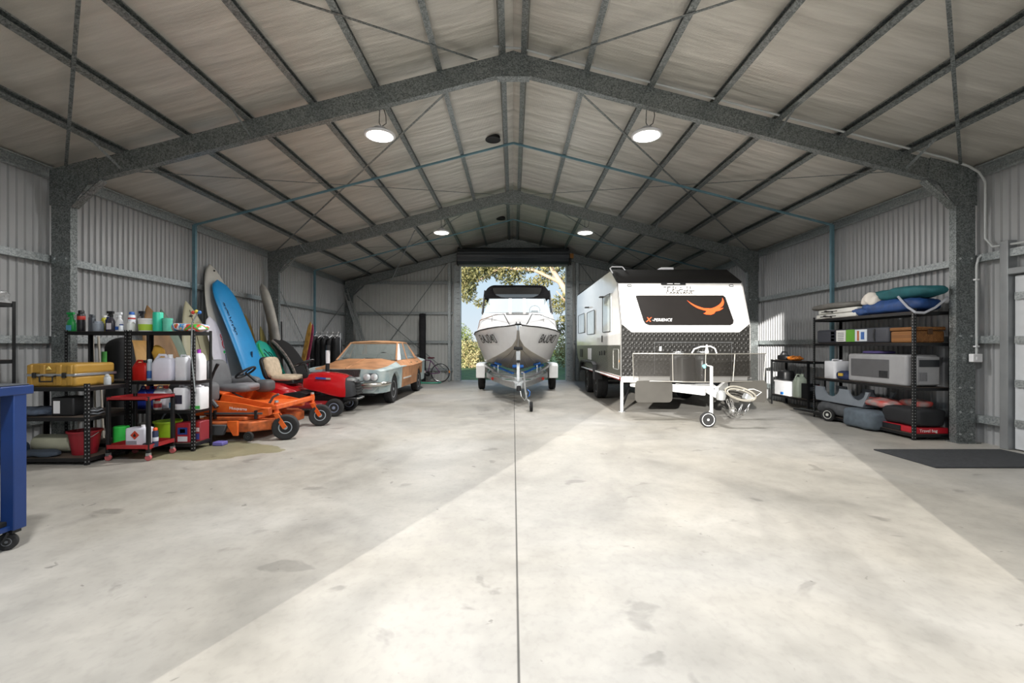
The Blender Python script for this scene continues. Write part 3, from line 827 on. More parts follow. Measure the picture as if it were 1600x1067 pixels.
mb = MB().tube([(CX+.35+.19*math.cos(a*.3927), F0+1.75-.06*math.sin(a*.3927), .97+.18*math.sin(a*.3927)) for a in range(16)], .011, 6, closed=True)
mb.build('steering_wheel', BLACK, car)
for sd in (.35, -.25):
    MB().tube([(CX+sd, F0+1.40, .99), (CX+sd-.38, F0+1.46, 1.02)], .006, 5).build('wiper', BLACK, car)
CAPM = mat('hub_cap', '#a9adb0', .3, .9)
for ax in (.78, 3.52):
    for sd in (1, -1): wheel(car, (CX+sd*.77, F0+ax, .315), .315, .18, .19, CAPM, 'x', sd)
t = MB().box(-4.1, -3.95, 9.5, 10.9, .0, .06).build('timber_plank', mat('grey_blue_plank', '#6f8790', .6, 0, .2), loc=(-4, 10.2, 0), bevel=.005)
tag(t, 'blue-grey painted plank lying on the floor under the old sedan nose', 'plank')

# ------------------------------------------------------------------ boat on its trailer
BX = .11
HULL = [  # Y, keel z, chine half, chine z, gunwale half, gunwale z
    (10.25, 1.60, .012, 1.66, .035, 1.765), (10.38, 1.36, .03, 1.46, .21, 1.762), (10.6, 1.16, .13, 1.30, .45, 1.75), (10.9, .98, .31, 1.17, .70, 1.725),
    (11.3, .83, .53, 1.05, .93, 1.69), (11.8, .71, .73, .95, 1.09, 1.655), (12.4, .64, .86, .89, 1.165, 1.62), (13.2, .60, .92, .85, 1.19, 1.59), (14.4, .58, .94, .83, 1.18, 1.565), (15.6, .58, .93, .83, 1.13, 1.56)]
boat = thing('motor_boat', 'white trailer boat with black canopy seen bow-on in front of the roller door', 'boat', (BX, 12.5, .6))
BW = mat('boat_white', '#e9e9ea', .25, 0, .02, coat=.3)
BALU = mat('raw_hull_alloy', '#aaa59c', .38, .6, .08, 2)
hull_at = lambda Y: lerp_tab(HULL, Y)
Ys = [h[0] for h in HULL]; Yd = []
for a, b in zip(Ys, Ys[1:]): Yd += [a, (a+b)/2]
Yd.append(Ys[-1])
def hrows(f): return [[(BX + x, y, z) for x, z in f(*hull_at(y))] for y in Yd]
rows = hrows(lambda k, ch, cz, gh, gz: [(-gh, gz), (-(ch+(gh-ch)*.66), cz+(gz-cz)*.6), (-(ch+(gh-ch)*.34), cz+(gz-cz)*.3), (-ch-.012, cz+.012)])
for sgn in (-1, 1):
    r2 = [[(BX + (-sgn)*(p[0]-BX), p[1], p[2]) for p in r] for r in rows]
    MB().loft(r2, cap=False, closed=False).build('topside', BW, boat, angle=50)
rows = hrows(lambda k, ch, cz, gh, gz: [(-ch-.012, cz+.012), (-ch, cz), (-ch*.5, (cz+k)/2+.01), (0, k), (ch*.5, (cz+k)/2+.01), (ch, cz), (ch+.012, cz+.012)])
MB().loft(rows, cap=False, closed=False).build('hull_bottom', BALU, boat, angle=20)
mb = MB()
for f in (.35, .68):
    for sgn in (-1, 1):
        mb.tube([(BX+sgn*hull_at(y)[1]*f, y, hull_at(y)[0]+(hull_at(y)[2]-hull_at(y)[0])*f-.004) for y in Yd[3:]], .012, 5)
mb.build('hull_strake', BALU, boat)
k, ch, cz, gh, gz = hull_at(15.6)
MB().prism([(BX-gh, gz), (BX-ch, cz), (BX, k), (BX+ch, cz), (BX+gh, gz)], 'y', 15.58, 15.62).build('transom', BW, boat)
for sgn in (-1, 1):
    MB().tube([(BX, 10.22, 1.80), (BX+sgn*.06, 10.27, 1.79)] + [(BX+sgn*(hull_at(y)[3]+.008), y, hull_at(y)[4]+.01) for y in Yd[2:]], .016, 6).build('rub_rail', BLACK, boat)
mb = MB().tube([(BX, 10.235, 1.77), (BX, 10.25, 1.62), (BX, 10.36, 1.37), (BX, 10.58, 1.16), (BX, 10.88, .98)], .013, 6); mb.build('stem_bar', ALU, boat)
mb = MB().box(BX-.07, BX+.07, 10.2, 10.34, 1.79, 1.815); mb.obox((BX-.04, 10.24, 1.83), (.02, .09, .05)); mb.obox((BX+.04, 10.24, 1.83), (.02, .09, .05)); mb.build('bow_roller', BLACK, boat)
CAB = [  # Y, side half, side z, top half, top z
    (10.34, .10, 1.775, .05, 1.79), (10.6, .42, 1.755, .26, 1.83), (11.0, .74, 1.72, .50, 1.92), (11.5, .98, 1.68, .74, 2.04), (12.0, 1.10, 1.645, .88, 2.14), (12.25, 1.13, 1.64, .93, 2.185), (13.2, 1.17, 1.60, .99, 2.20), (15.0, 1.12, 1.57, 1.0, 1.95)]
rows = [[(BX-a, y, b), (BX-a+.03, y, b+.03), (BX-c-.02, y, d-.04), (BX-c+.04, y, d), (BX-c*.5, y, d+.02), (BX, y, d+.03), (BX+c*.5, y, d+.02), (BX+c-.04, y, d), (BX+c+.02, y, d-.04), (BX+a-.03, y, b+.03), (BX+a, y, b)] for y, a, b, c, d in CAB]
MB().loft(rows, cap=False, closed=False).build('cabin', BW, boat, angle=28)
def cabtop(y, f):
    a, b, c, d = lerp_tab(CAB, y)
    return d + .03 - .02*abs(f)
hw = MB().prism([(BX+u, v) for u, v in rrect(-.30, .30, 11.72, 12.16, .12)], 'z', 0, .012)
for p in hw.v: p.z += cabtop(p.y, 0) + .002
hw.build('deck_hatch', mat('hatch_smoked', '#6b6765', .15), boat)
for sgn in (-1, 1):
    def rp(y, x, dz): return (BX+sgn*x, y, lerp_tab(CAB, y)[3] + dz)
    MB().tube([(BX+sgn*.20, 10.5, 1.80), (BX+sgn*.33, 10.75, 2.06), (BX+sgn*.55, 11.1, 2.07), (BX+sgn*.98, 11.9, 1.98), (BX+sgn*1.05, 12.05, 1.72)], .012, 6).build('bow_rail', CHROME, boat)
    MB().tube([(BX+sgn*.62, 11.2, 2.05), (BX+sgn*.66, 11.25, 1.82)], .009, 6).build('rail_stanchion', CHROME, boat)
# windscreen and canopy
ws0, ws1, yb_, yt_ = 2.19, 2.63, 12.28, 12.72
BG = mat('boat_glass', '#e4f0f5', .03, 0, .01, alpha=.16)
for (x0, x1, x2, x3) in ((-.90, -.24, -.24, -.78), (-.15, .15, .15, -.15), (.24, .90, .78, .24)):
    pane([(BX+x0, yb_, ws0), (BX+x1, yb_, ws0), (BX+x2, yt_, ws1), (BX+x3, yt_, ws1)], .006, (0, -1, 1)).build('windscreen_pane', BG, boat)
for x in (-.195, .195): MB().bar((BX+x, yb_-.01, ws0-.02), (BX+x, yt_-.01, ws1), .085, .02, up=(0, 1, 0)).build('screen_post', BW, boat)
MB().tube([(BX-.94, 12.9, ws0), (BX-.92, yb_, ws0), (BX, yb_-.06, ws0+.02), (BX+.92, yb_, ws0), (BX+.94, 12.9, ws0)], .014, 6).build('screen_sill', ALU, boat)
CANV = mat('canopy_canvas', '#0b0b0c', .9, spec=.05)
CVIN = mat('canopy_clear_panel', '#232322', .3, alpha=.85, spec=.1)
def cseg(w, z0, z1, r, n=6): return [(-w, z0)] + [(-a, b) for a, b in arc(w-r, z1-r, r, 0, 90, n)] + [(a, b) for a, b in arc(w-r, z1-r, r, 90, 0, n)] + [(w, z0)]
rows = []
for y, w, z0, z1, r in ((12.72, .90, 2.60, 2.65, .04), (12.82, .95, 2.62, 2.80, .16), (13.0, .96, 2.66, 2.98, .26), (13.25, .96, 2.70, 3.06, .26)):
    rows.append([(BX+u, y, v) for u, v in cseg(w, z0, z1, r)])
rows = []
n_ = 12
for y, w, zc_, r in ((12.74, .93, 2.655, .05), (13.02, .93, 3.02, .28), (13.2, .94, 3.075, .30), (14.2, .95, 3.10, .30), (15.2, .93, 3.05, .28)):
    rows.append([(BX+u, y, v) for u, v in cseg(w, zc_-.05 if y < 13 else zc_-.36, zc_, r if y > 13 else .05, n_)])
top = MB().loft(rows[1:], cap=False, closed=False).build('canopy', CANV, boat, angle=60)
so = top.modifiers.new('thickness', 'SOLIDIFY'); so.thickness = .015
# front curtain: canvas ring around a clear panel
def curtain(u, v):      # v 0 bottom, 1 top
    return (BX+u, 12.74 + .30*v, 2.64 + .385*v)
outer = [(-.93, -.06)] + [(-.93, .3)] + [(-a, b) for a, b in [(.90, .62), (.80, .86), (.64, 1.0)]] + [(0, 1.03)] + [(.64, 1.0), (.80, .86), (.90, .62), (.93, .3), (.93, -.06)] + [(.5, -.01), (0, .02), (-.5, -.01)]
inner = [(-.45, .10)] + [(-.60, .28)] + [(-.66, .5), (-.69, .7), (-.69, .86)] + [(0, .92)] + [(.69, .86), (.69, .7), (.66, .5), (.60, .28), (.45, .10)] + [(.3, .07), (0, .07), (-.3, .07)]
mb = MB(); mb.loft([[curtain(*p) for p in outer], [curtain(*p) for p in inner]], cap=False)
c1 = mb.build('front_curtain', CANV, boat, angle=60); so = c1.modifiers.new('thickness', 'SOLIDIFY'); so.thickness = .012
mb = MB(); mb.add([curtain(*p) for p in inner], [tuple(range(len(inner)))]); mb.build('curtain_window', CVIN, c1)
for sgn in (-1, 1):
    MB().tube([(BX+sgn*.93, 12.72, 2.62), (BX+sgn*1.0, 13.1, 2.2)], .014, 6).build('canopy_strut', BLACK, boat)
    MB().tube([(BX+sgn*.93, 13.1, 2.9), (BX+sgn*.93, 12.72, 2.63), (BX+sgn*.96, 12.45, 2.2)], .02, 6).build('canopy_strut', BLACK, boat)
    MB().tube([(BX+sgn*.94, 13.4, 2.8), (BX+sgn*1.0, 13.4, 2.2)], .014, 6).build('canopy_strut', BLACK, boat)
    pane([(BX+sgn*.93, 12.76, 2.6), (BX+sgn*.94, 13.2, 2.76), (BX+sgn*.99, 13.2, 2.2), (BX+sgn*.98, 12.5, 2.2)], .004, (sgn, 0, 0)).build('side_curtain', mat('clear_side', '#50565a', .1, alpha=.28), boat)
MB().obox((BX+.5, 13.0, 2.26), (.2, .15, .12)).build('dash_pod', BLACK, boat, bevel=.02)
MB().tube([(BX+.5+.15*math.cos(a*.5236), 12.95, 2.33+.13*math.sin(a*.5236)) for a in range(12)], .01, 6, closed=True).build('helm_wheel', BLACK, boat)
# registration lettering on both topsides
def hullpt(sgn, Y, z):
    k, ch, cz, gh, gz = hull_at(Y)
    f = (z - cz) / (gz - cz)
    return Vector((BX + sgn*(ch + (gh-ch)*(f*1.07 if f < .9 else f)), Y, z))
INK = mat('registration_black', '#1a1a1a', .5)
STROKES = {'B': [(0, 0, 0, 1), (0, 1, .8, 1), (0, .5, .9, .5), (0, 0, .9, 0), (.85, .5, .85, 1), (1, 0, 1, .5)], 'A': [(0, 0, .5, 1), (.5, 1, 1, 0), (.2, .35, .8, .35)],
           'J': [(.8, .05, .8, 1), (0, 0, .8, 0), (0, 0, 0, .25)], '0': [(0, 0, 0, 1), (1, 0, 1, 1), (0, 0, 1, 0), (0, 1, 1, 1)], '4': [(.75, 0, .75, 1), (.75, 1, 0, .35), (0, .35, 1, .35)]}
for sgn in (-1, 1):
    o = hullpt(sgn, 11.13, 1.50)
    r = (hullpt(sgn, 10.9, 1.50) - hullpt(sgn, 11.4, 1.50)) * (1 if sgn < 0 else -1)
    u = hullpt(sgn, 11.13, 1.6) - hullpt(sgn, 11.13, 1.4)
    M = basis(o, r, u); nrm = M.col[2].xyz
    M.translation = o + nrm * .024
    mb = MB()
    for i, ch_ in enumerate('BAJ040'):
        for (x0, y0, x1, y1) in STROKES[ch_]:
            gx = (i-2.5)*.128; W_, H_ = .088, .21
            mb.bar((gx+(x0-.5)*W_, (y0-.5)*H_, 0), (gx+(x1-.5)*W_, (y1-.5)*H_, 0), .026, .002)
    mb.xf(M).build('registration_number', INK, boat, smooth=False)
# trailer
ZINC = mat('trailer_zinc', '#c6c9ca', .35, .7, .08, 12)
BLUEP = mat('roller_blue', '#1f66b8', .45)
tr = thing('boat_trailer', 'galvanised boat trailer with white mudguards under the white boat', 'trailer', (BX, 12.0, 0))
for sgn in (-1, 1):
    MB().bar((BX+sgn*.04, 9.35, .50), (BX+sgn*.10, 9.9, .50), .08, .11).build('drawbar', ZINC, tr, bevel=.006)
    pts = [(BX+sgn*.05, 9.75, .46), (BX+sgn*.30, 10.5, .47), (BX+sgn*.62, 11.6, .49), (BX+sgn*.82, 12.6, .51), (BX+sgn*.84, 15.2, .51)]
    mb = MB()
    for a, b in zip(pts, pts[1:]): mb.bar(a, b, .06, .13)
    mb.build('side_rail', ZINC, tr, bevel=.006)
    pts = [(BX+sgn*.05, 9.9, .60), (BX+sgn*.35, 10.8, .60), (BX+sgn*.66, 12.0, .64)]
    mb = MB()
    for a, b in zip(pts, pts[1:]): mb.bar(a, b, .05, .05)
    mb.build('upper_rail', ZINC, tr, bevel=.004)
    MB().prism([(13.25, .40), (13.25, .76), (13.42, .80), (14.4, .80), (14.6, .70), (14.6, .45), (14.57, .45), (14.55, .68), (14.38, .77), (13.45, .77), (13.29, .73), (13.29, .40)], 'x', *sorted((BX+sgn*.93, BX+sgn*1.19))).build('mudguard', WHITE, tr, bevel=.006)
    MB().box(*sorted((BX+sgn*.93, BX+sgn*1.19)), 13.22, 13.25, .38, .75).build('guard_front', WHITE, tr, bevel=.02)
    wheel(tr, (BX+sgn*1.07, 13.92, .335), .335, .19, .18, ALU, 'x', sgn)
    MB().bar((BX+sgn*.5, 11.6, .62), (BX+sgn*.92, 13.2, .75), .05, .06).build('guard_brace', ZINC, tr)
    for (yy, hx) in ((11.7, .5), (12.3, .62), (13.2, .68), (14.4, .68)):
        k, ch, cz, gh, gz = hull_at(yy); zz = k + (cz-k)*hx/ch - .05
        MB().cyl((BX+sgn*(hx-.09), yy, zz-.025), (BX+sgn*(hx+.09), yy, zz+.02), .03, n=12).build('roller', BLUEP, tr)
        MB().bar((BX+sgn*hx, yy, .5), (BX+sgn*hx, yy, zz-.02), .03, .03).build('roller_bracket', ZINC, tr)
    MB().bar((BX+sgn*.12, 11.2, .64), (BX+sgn*.6, 11.9, .80), .07, .03).build('skid', BLUEP, tr)
    MB().cyl((BX+sgn*.62, 11.35, .50), (BX+sgn*.635, 11.33, .50), .035, n=12).build('reflector', mat('red_reflector', '#b0342c', .3), tr)
for yy in (11.0, 12.0, 13.0, 14.0, 15.1):
    w = .84 if yy > 12.6 else .1 + (yy-10)*.31
    MB().bar((BX-w, yy, .47), (BX+w, yy, .47), .07, .05).build('cross_member', ZINC, tr)
MB().cyl((BX-1.07, 13.92, .335), (BX+1.07, 13.92, .335), .025, n=10).build('axle', ZINC, tr)
MB().bar((BX, 9.6, .51), (BX, 9.1, .48), .08, .06).build('coupling', ZINC, tr, bevel=.01)
MB().lathe([(.045, -.05), (.05, 0), (.035, .05), (0, .055)], (BX, 9.08, .47), n=14).build('coupling_head', BLACK, tr)
MB().bar((BX, 10.12, .5), (BX, 10.3, 1.22), .07, .06).build('winch_post', ZINC, tr, bevel=.005)
mb = MB().box(BX-.05, BX+.05, 10.12, 10.25, .98, 1.2); mb.build('winch', ZINC, tr, bevel=.01)
MB().cyl((BX-.1, 10.2, 1.26), (BX+.1, 10.2, 1.26), .035, n=12).build('snub_roller', BLACK, tr)
MB().box(BX-.04, BX+.04, 10.10, 10.12, .94, 1.0).build('winch_strap', BLACK, tr)
MB().cyl((BX-.13, 10.75, .83), (BX+.13, 10.75, .83), .04, n=12).build('keel_roller', BLUEP, tr)
MB().bar((BX, 10.75, .5), (BX, 10.75, .82), .05, .04).build('keel_bracket', ZINC, tr)
jw = MB().tube([(.22, 9.32, .76), (.24, 9.30, .45), (.27, 9.24, .24), (.32, 9.18, .2), (.335, 9.15, .11)], .02, 8).build('jockey_stand', ZINC, tr)
MB().tube([(.22, 9.32, .76), (.16, 9.3, .78)], .01, 6).build('winding_handle', ZINC, jw)
wheel(tr, (.36, 9.14, .10), .10, .06, .045, ALU, 'x', -1, 'jockey_wheel')
MB().tube([(BX+.02, 9.2, .46), (BX+.05, 9.12, .30), (BX+.12, 9.15, .22), (BX+.17, 9.25, .36)], .008, 6).build('safety_chain', ZINC, tr)
MB().tube([(.29, 9.35, .42), (.34, 9.3, .38), (.33, 9.28, .3), (.28, 9.3, .27), (.26, 9.33, .34)], .010, 6).build('blue_strap', BLUEP, tr)
# ------------------------------------------------------------------ caravan
KX0, KX1 = 2.05, 4.50; KC = 3.275
van = thing('caravan', 'large white and black checker-plate caravan parked right of the boat', 'caravan', (KC, 11.5, 0))
VW = mat('caravan_white', '#eceae6', .12, .05, .02, coat=.5)
VB = mat('caravan_black', '#1d1c1b', .6, spec=.15)
CHK = checker_material('black_checker_plate', '#1c1b19', .5, .12)
CHKS = checker_material('side_checker_plate', '#57554d', .3, .5)
ZT = 2.56; YT = 8.97
prof = [(8.66, .72), (8.66, 1.70), (YT, ZT), (9.62, 2.90), (14.6, 2.92), (14.66, 2.5), (14.66, 1.3), (14.4, .92), (13.7, .72)]
sh = MB().prism(prof, 'x', KX0, KX1).build('body_shell', VW, van, bevel=.012)
MB().prism([(YT-.012, ZT), (YT-.012, ZT+.02), (9.6, 2.925), (14.4, 2.945), (14.4, 2.92), (9.62, 2.90), (YT, ZT-.02)], 'x', KX0+.0, KX1-.0).build('roof_cap', VB, van)
def fz(z): return 8.66 + max(0, (z-1.70)) * (YT-8.66)/(ZT-1.70)      # front face Y at height z
def front_poly(pts, name, m, off=.006, th=.008, parent=van, **k):
    mb = MB().prism(pts, 'y', 0, th)
    for p in mb.v: p.y = fz(p.z) - off - p.y
    return mb.build(name, m, parent, **k)
# lower checker panel, vertical below 1.70 then following the slope at the corners
ch = MB()
ch.prism([(KX0, .74), (KX1, .74), (KX1, 1.56), (KX0, 1.56)], 'y', 8.645, 8.66)
a = [(KX0, 1.56), (KX1, 1.56), (KX1, 1.70), (KX1-.05, 1.70), (KX1-.20, 1.575), (KX0+.20, 1.575), (KX0+.05, 1.70), (KX0, 1.70)]
ch.prism(a, 'y', 8.645, 8.66)
ch.build('front_checker_plate', CHK, van)
front_poly([(KX0, 1.70), (KX0+.05, 1.70), (KX0, 1.74)], 'corner_plate', CHK)
front_poly([(KX1, 1.70), (KX1-.05, 1.70), (KX1, 1.74)], 'corner_plate', CHK)
for x, s in ((KX0, -1), (KX1, 1)):
    MB().tube([(x, 8.655, .72), (x, 8.655, 1.70), (x, YT-.005, ZT)], .014, 6).build('corner_trim', mat('trim_grey', '#6d6c6a', .4, .3), van)
    MB().prism([(8.67, .74), (8.67, 1.33), (14.64, 1.33), (14.64, 1.28), (14.38, .94), (13.7, .74)], 'x', *sorted((x, x+s*.008))).build('side_checker_plate', CHKS, van)
# dark window panel
wp = front_poly([(2.38, 2.29), (2.46, 2.30), (4.08, 2.30), (4.12, 2.26), (4.20, 1.80), (4.18, 1.74), (4.12, 1.712), (2.58, 1.712), (2.51, 1.74), (2.48, 1.80)], 'window_panel', mat('window_panel_black', '#1d1b1a', .35, spec=.25), off=.008, th=.02, bevel=.004)
S = Vector((0, YT-8.66, ZT-1.70)).normalized()
def face_M(x, z, off=.034): 
    o = Vector((x, fz(z), z)); n = Vector((1, 0, 0)).cross(S); return basis(o + n*off, (1, 0, 0), S)
ORANGE = mat('decal_orange', '#e2562a', .4)
text('X', .125, face_M(2.57, 1.80), ORANGE, wp, bold=.003, shear=.3, extrude=.001)
text('-PERIENCE', .085, face_M(2.83, 1.796), WHITE, wp, bold=0, shear=.3, extrude=.001, xs=.90, spacing=1.06)
tx = text('TRAIL', .135, face_M(3.235, 2.435, .014), WHITE, van, bold=-.0015, extrude=.003, xs=1.55, spacing=1.08); 
text('TRAIL', .135, face_M(3.244, 2.426, .009), mat('letter_outline', '#3d3b38', .5), van, 'lettering_edge', bold=.006, extrude=.001, xs=1.55, spacing=1.08)  # grey edge outlining the white letters, set slightly down and right
text('CARAVANS', .075, face_M(3.235, 2.345, .012), mat('letter_grey', '#3f3c39', .6, spec=.1), van, bold=.002, extrude=.001, xs=1.35)
# eagle emblem: sweeping wings and tail
def cur(pts, n=8):
    out = []
    P = [pts[0]] + pts + [pts[-1]]
    for i in range(1, len(P)-2):
        for k in range(n):
            t = k/n; a, b, c, d = P[i-1], P[i], P[i+1], P[i+2]
            out.append(tuple(.5*((2*b[j]) + (-a[j]+c[j])*t + (2*a[j]-5*b[j]+4*c[j]-d[j])*t*t + (-a[j]+3*b[j]-3*c[j]+d[j])*t**3) for j in (0, 1)))
    return out + [pts[-1]]
lower = cur([(-.52, .20), (-.42, .08), (-.28, -.02), (-.12, -.08), (0, -.11)])
upper = cur([(.0, -.02), (-.14, -.01), (-.30, .05), (-.43, .13), (-.52, .20)])
wingL = lower + [(.10, -.06)] + upper
wingR = cur([(-.05, -.04), (.12, .0), (.25, .07), (.34, .16), (.38, .27)]) + cur([(.38, .27), (.40, .16), (.36, .05), (.27, -.02), (.36, -.01), (.26, -.08), (.12, -.11), (0, -.12)])
tail = [(-.08, -.10), (.16, -.10), (.10, -.17), (.02, -.20), (-.10, -.19), (-.16, -.16), (-.11, -.14)]
Me = face_M(3.76, 2.04, .036)
mb = MB()
for k, poly in enumerate((wingL, wingR, tail)):
    st = len(mb.v); mb.prism(poly, 'z', 0, .002 + .001*k); mb.xf(Me @ Matrix.Scale(.77, 4), st)
mb.build('eagle_emblem', ORANGE, wp, smooth=False)
# small fittings on the front
pod = front_poly([(KC-.13+u, 2.535+v) for u, v in rrect(-.24, .24, -.02, .02, .019)], 'marker_lamp_bar', BLACK, off=.006, th=.02)
for dx in (-.07, .07): front_poly([(KC-.13+dx-.055, 2.527), (KC-.13+dx+.055, 2.527), (KC-.13+dx+.055, 2.543), (KC-.13+dx-.055, 2.543)], 'marker_lamp', WHITE, off=.026, th=.004, parent=pod)
for x in (2.28, 4.28):
    q = front_poly([(x+u, 2.50+v) for u, v in rrect(-.04, .04, -.022, .022, .01)], 'corner_lamp', BLACK, off=.006, th=.012)
    front_poly([(x-.03, 2.49), (x+.03, 2.49), (x+.03, 2.505), (x-.03, 2.505)], 'lamp_lens', WHITE, off=.018, th=.004, parent=q)
bx = MB().box(2.68, 4.12, 8.61, 8.65, .78, 1.37).build('toolbox_door', CHK, van, bevel=.006)
MB().tube([(2.67, 8.605, .78), (2.67, 8.605, 1.38), (4.13, 8.605, 1.38), (4.13, 8.605, .78)], .006, 5).build('door_edge', ALU, bx)
MB().box(2.76, 2.80, 8.585, 8.61, 1.22, 1.30).build('latch', WHITE, bx, bevel=.004)
MB().box(3.36, 3.52, 8.59, 8.61, 1.30, 1.32).build('latch', BLACK, bx)
# left side fittings
WINM = mat('caravan_window', '#cfd6d2', .06, .3)
def side_window(y0, y1, z0, z1):
    w = MB().prism(rrect(y0, y1, z0, z1, .04), 'x', KX0-.02, KX0).build('side_window', WINM, van, bevel=.004)
    MB().tube([(KX0-.02, a, b) for a, b in rrect(y0, y1, z0, z1, .04)], .009, 5, closed=True).build('window_frame', BLACK, w)
side_window(9.55, 10.35, 1.62, 2.42); side_window(11.4, 12.5, 1.62, 2.22); side_window(13.0, 14.2, 1.7, 2.25)
for (y, z) in ((10.3, 2.42), (12.4, 2.36)):
    MB().obox((KX0-.05, y, z), (.10, .16, .03)).build('awning_lamp', BLACK, van, bevel=.008)
h = MB().prism(rrect(8.78, 9.25, .86, 1.25, .03), 'x', KX0-.018, KX0-.008).build('tunnel_hatch', CHKS, van)
MB().tube([(KX0-.018, a, b) for a, b in rrect(8.78, 9.25, .86, 1.25, .03)], .008, 5, closed=True).build('hatch_frame', mat('frame_silver', '#b9b9b4', .3, .7), h)
for (y, z) in ((10.5, 1.15), (10.75, 1.14), (10.2, 1.16)): MB().box(KX0-.02, KX0-.008, y-.04, y+.04, z-.05, z+.05).build('service_inlet', BLACK, van, bevel=.006)
MB().box(KX0-.02, KX0-.008, 11.9, 12.4, .95, 1.25).build('fridge_vent', WHITEP, van, bevel=.006)
MB().box(KX0-.02, KX0-.008, 13.4, 13.9, .98, 1.22).build('fridge_vent', BLACK, van, bevel=.006)
MB().box(KX0-.022, KX0-.0, 10.45, 10.48, 1.40, 1.55).build('door_grab', BLACK, van, bevel=.004)
MB().tube([(KX0-.03, 9.1, 2.70), (KX0-.03, 9.1, 2.9)], .006, 5)
MB().tube([(KX0+.02, 9.35, 2.75), (KX0-.02, 9.55, 2.94), (KX0+.05, 9.7, 3.0), (KX0+.25, 9.6, 2.98), (KX0+.3, 9.55, 2.9)], .012, 6).build('roof_cable', WHITEP, van)
MB().box(3.15, 3.42, 9.7, 9.95, 2.93, 2.99).build('roof_antenna_box', WHITEP, van, bevel=.01)
MB().cyl((KX0-.012, 8.8, 1.02), (KX0-.0, 8.8, 1.02), .03, n=12).build('side_marker', mat('amber_lens', '#e08a2c', .3), van)
# chassis
CH_RED = mat('chassis_red', '#a82c22', .35)
for x in (KX0+.10, KX1-.10):
    MB().bar((x, 8.75, .68), (x, 14.2, .68), .06, .10).build('chassis_rail', CH_RED, van)
    MB().tube([(x-.14 if x < 3 else x+.14, 8.7, .70), (x-.14 if x < 3 else x+.14, 13.6, .70)], .018, 6).build('side_skirt_bar', WHITE, van)
MB().box(KX0+.02, KX1-.02, 8.70, 8.78, .62, .72).build('front_cross_member', WHITE, van, bevel=.006)
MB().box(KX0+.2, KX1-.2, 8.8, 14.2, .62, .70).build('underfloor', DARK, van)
for s in (-1, 1):
    MB().bar((KC+s*.95, 9.0, .58), (KC+s*.10, 7.55, .56), .05, .13).build('drawbar', WHITE, van, bevel=.006)
MB().prism([(KC-.34, 8.25), (KC+.34, 8.25), (KC+.14, 7.62), (KC-.14, 7.62)], 'z', .60, .635).build('drawbar_plate', WHITE, van, bevel=.008)
MB().box(KC-.30, KC-.02, 8.1, 8.35, .62, 1.12).build('gas_bottle_cover', BLACK, van, bevel=.04)
for dx in (-.22, .22):
    g = MB().lathe([(.0, .64), (.13, .64), (.15, .68), (.15, 1.05), (.12, 1.13), (.05, 1.16), (.05, 1.2), (0, 1.2)], (KC+dx, 8.42, 0), n=20).build('gas_bottle', mat('gas_grey', '#4a4b4c', .3, .4), van)
    MB().tube([(KC+dx+.09*math.cos(a*.785), 8.42+.09*math.sin(a*.785), 1.2) for a in range(8)], .012, 6, closed=True).build('bottle_collar', ALU, g)
MB().tube([(3.10, 7.9, 1.19), (3.14, 7.9, 1.26), (3.25, 7.9, 1.30), (3.42, 7.9, 1.31), (3.50, 7.9, 1.27), (3.53, 7.9, 1.19)], .012, 8).build('guard_handle', WHITE, van)
MB().lathe([(.03, 1.17), (.035, 1.22), (.02, 1.27), (.015, 1.33), (0, 1.34)], (3.38, 7.95, 0), n=12).build('tap', WHITE, van)
# stone guard
gm, nt, b, tc = nodes_of('stone_guard_mesh', .45, .2)
b.inputs['Base Color'].default_value = lin('#2e2c29'); b.inputs['Alpha'].default_value = .66; b.inputs['Specular IOR Level'].default_value = .2
MESHG = gm
GY = 7.82
def guard_x(f): return KC + f*1.15
def guard_y(f): return GY + .22*abs(f)**2.2 - (.05 if abs(f) < .4 else 0)
fs_ = [i/12 for i in range(-12, 13)]
mb = MB(); mb.loft([[(guard_x(f)*1.0 + (.02 if z > 1 else 0)*(1 if f > 0 else -1), guard_y(f) - (.03 if z > 1 else 0), z) for f in fs_] for z in (.70, .95, 1.18)], cap=False, closed=False)
sg = mb.build('stone_guard', MESHG, van, angle=60)
for z in (.70, 1.18):
    MB().tube([(guard_x(f) + (.02 if z > 1 else 0)*(1 if f > 0 else -1), guard_y(f) - (.03 if z > 1 else 0), z) for f in fs_], .010, 6).build('guard_rail', mat('guard_rail_grey', '#9b9891', .35, .6), sg)
for f in (-1, -.45, 0, .45, 1):
    MB().tube([(guard_x(f), guard_y(f), .70), (guard_x(f)+(.02 if f > 0 else -.02)*(f != 0), guard_y(f)-.03, 1.18)], .008, 6).build('guard_stay', mat('guard_rail_grey'), sg)
FLAP = mat('mud_flap_mesh', '#4b4945', .5, .1, alpha=.92, spec=.2)
for s in (-1, 1):
    x0, x1 = sorted((KC+s*1.15, KC+s*.50))
    MB().prism(rrect(x0, x1, .33, .71, .07), 'y', GY+.12, GY+.128).build('mud_flap', FLAP, van)
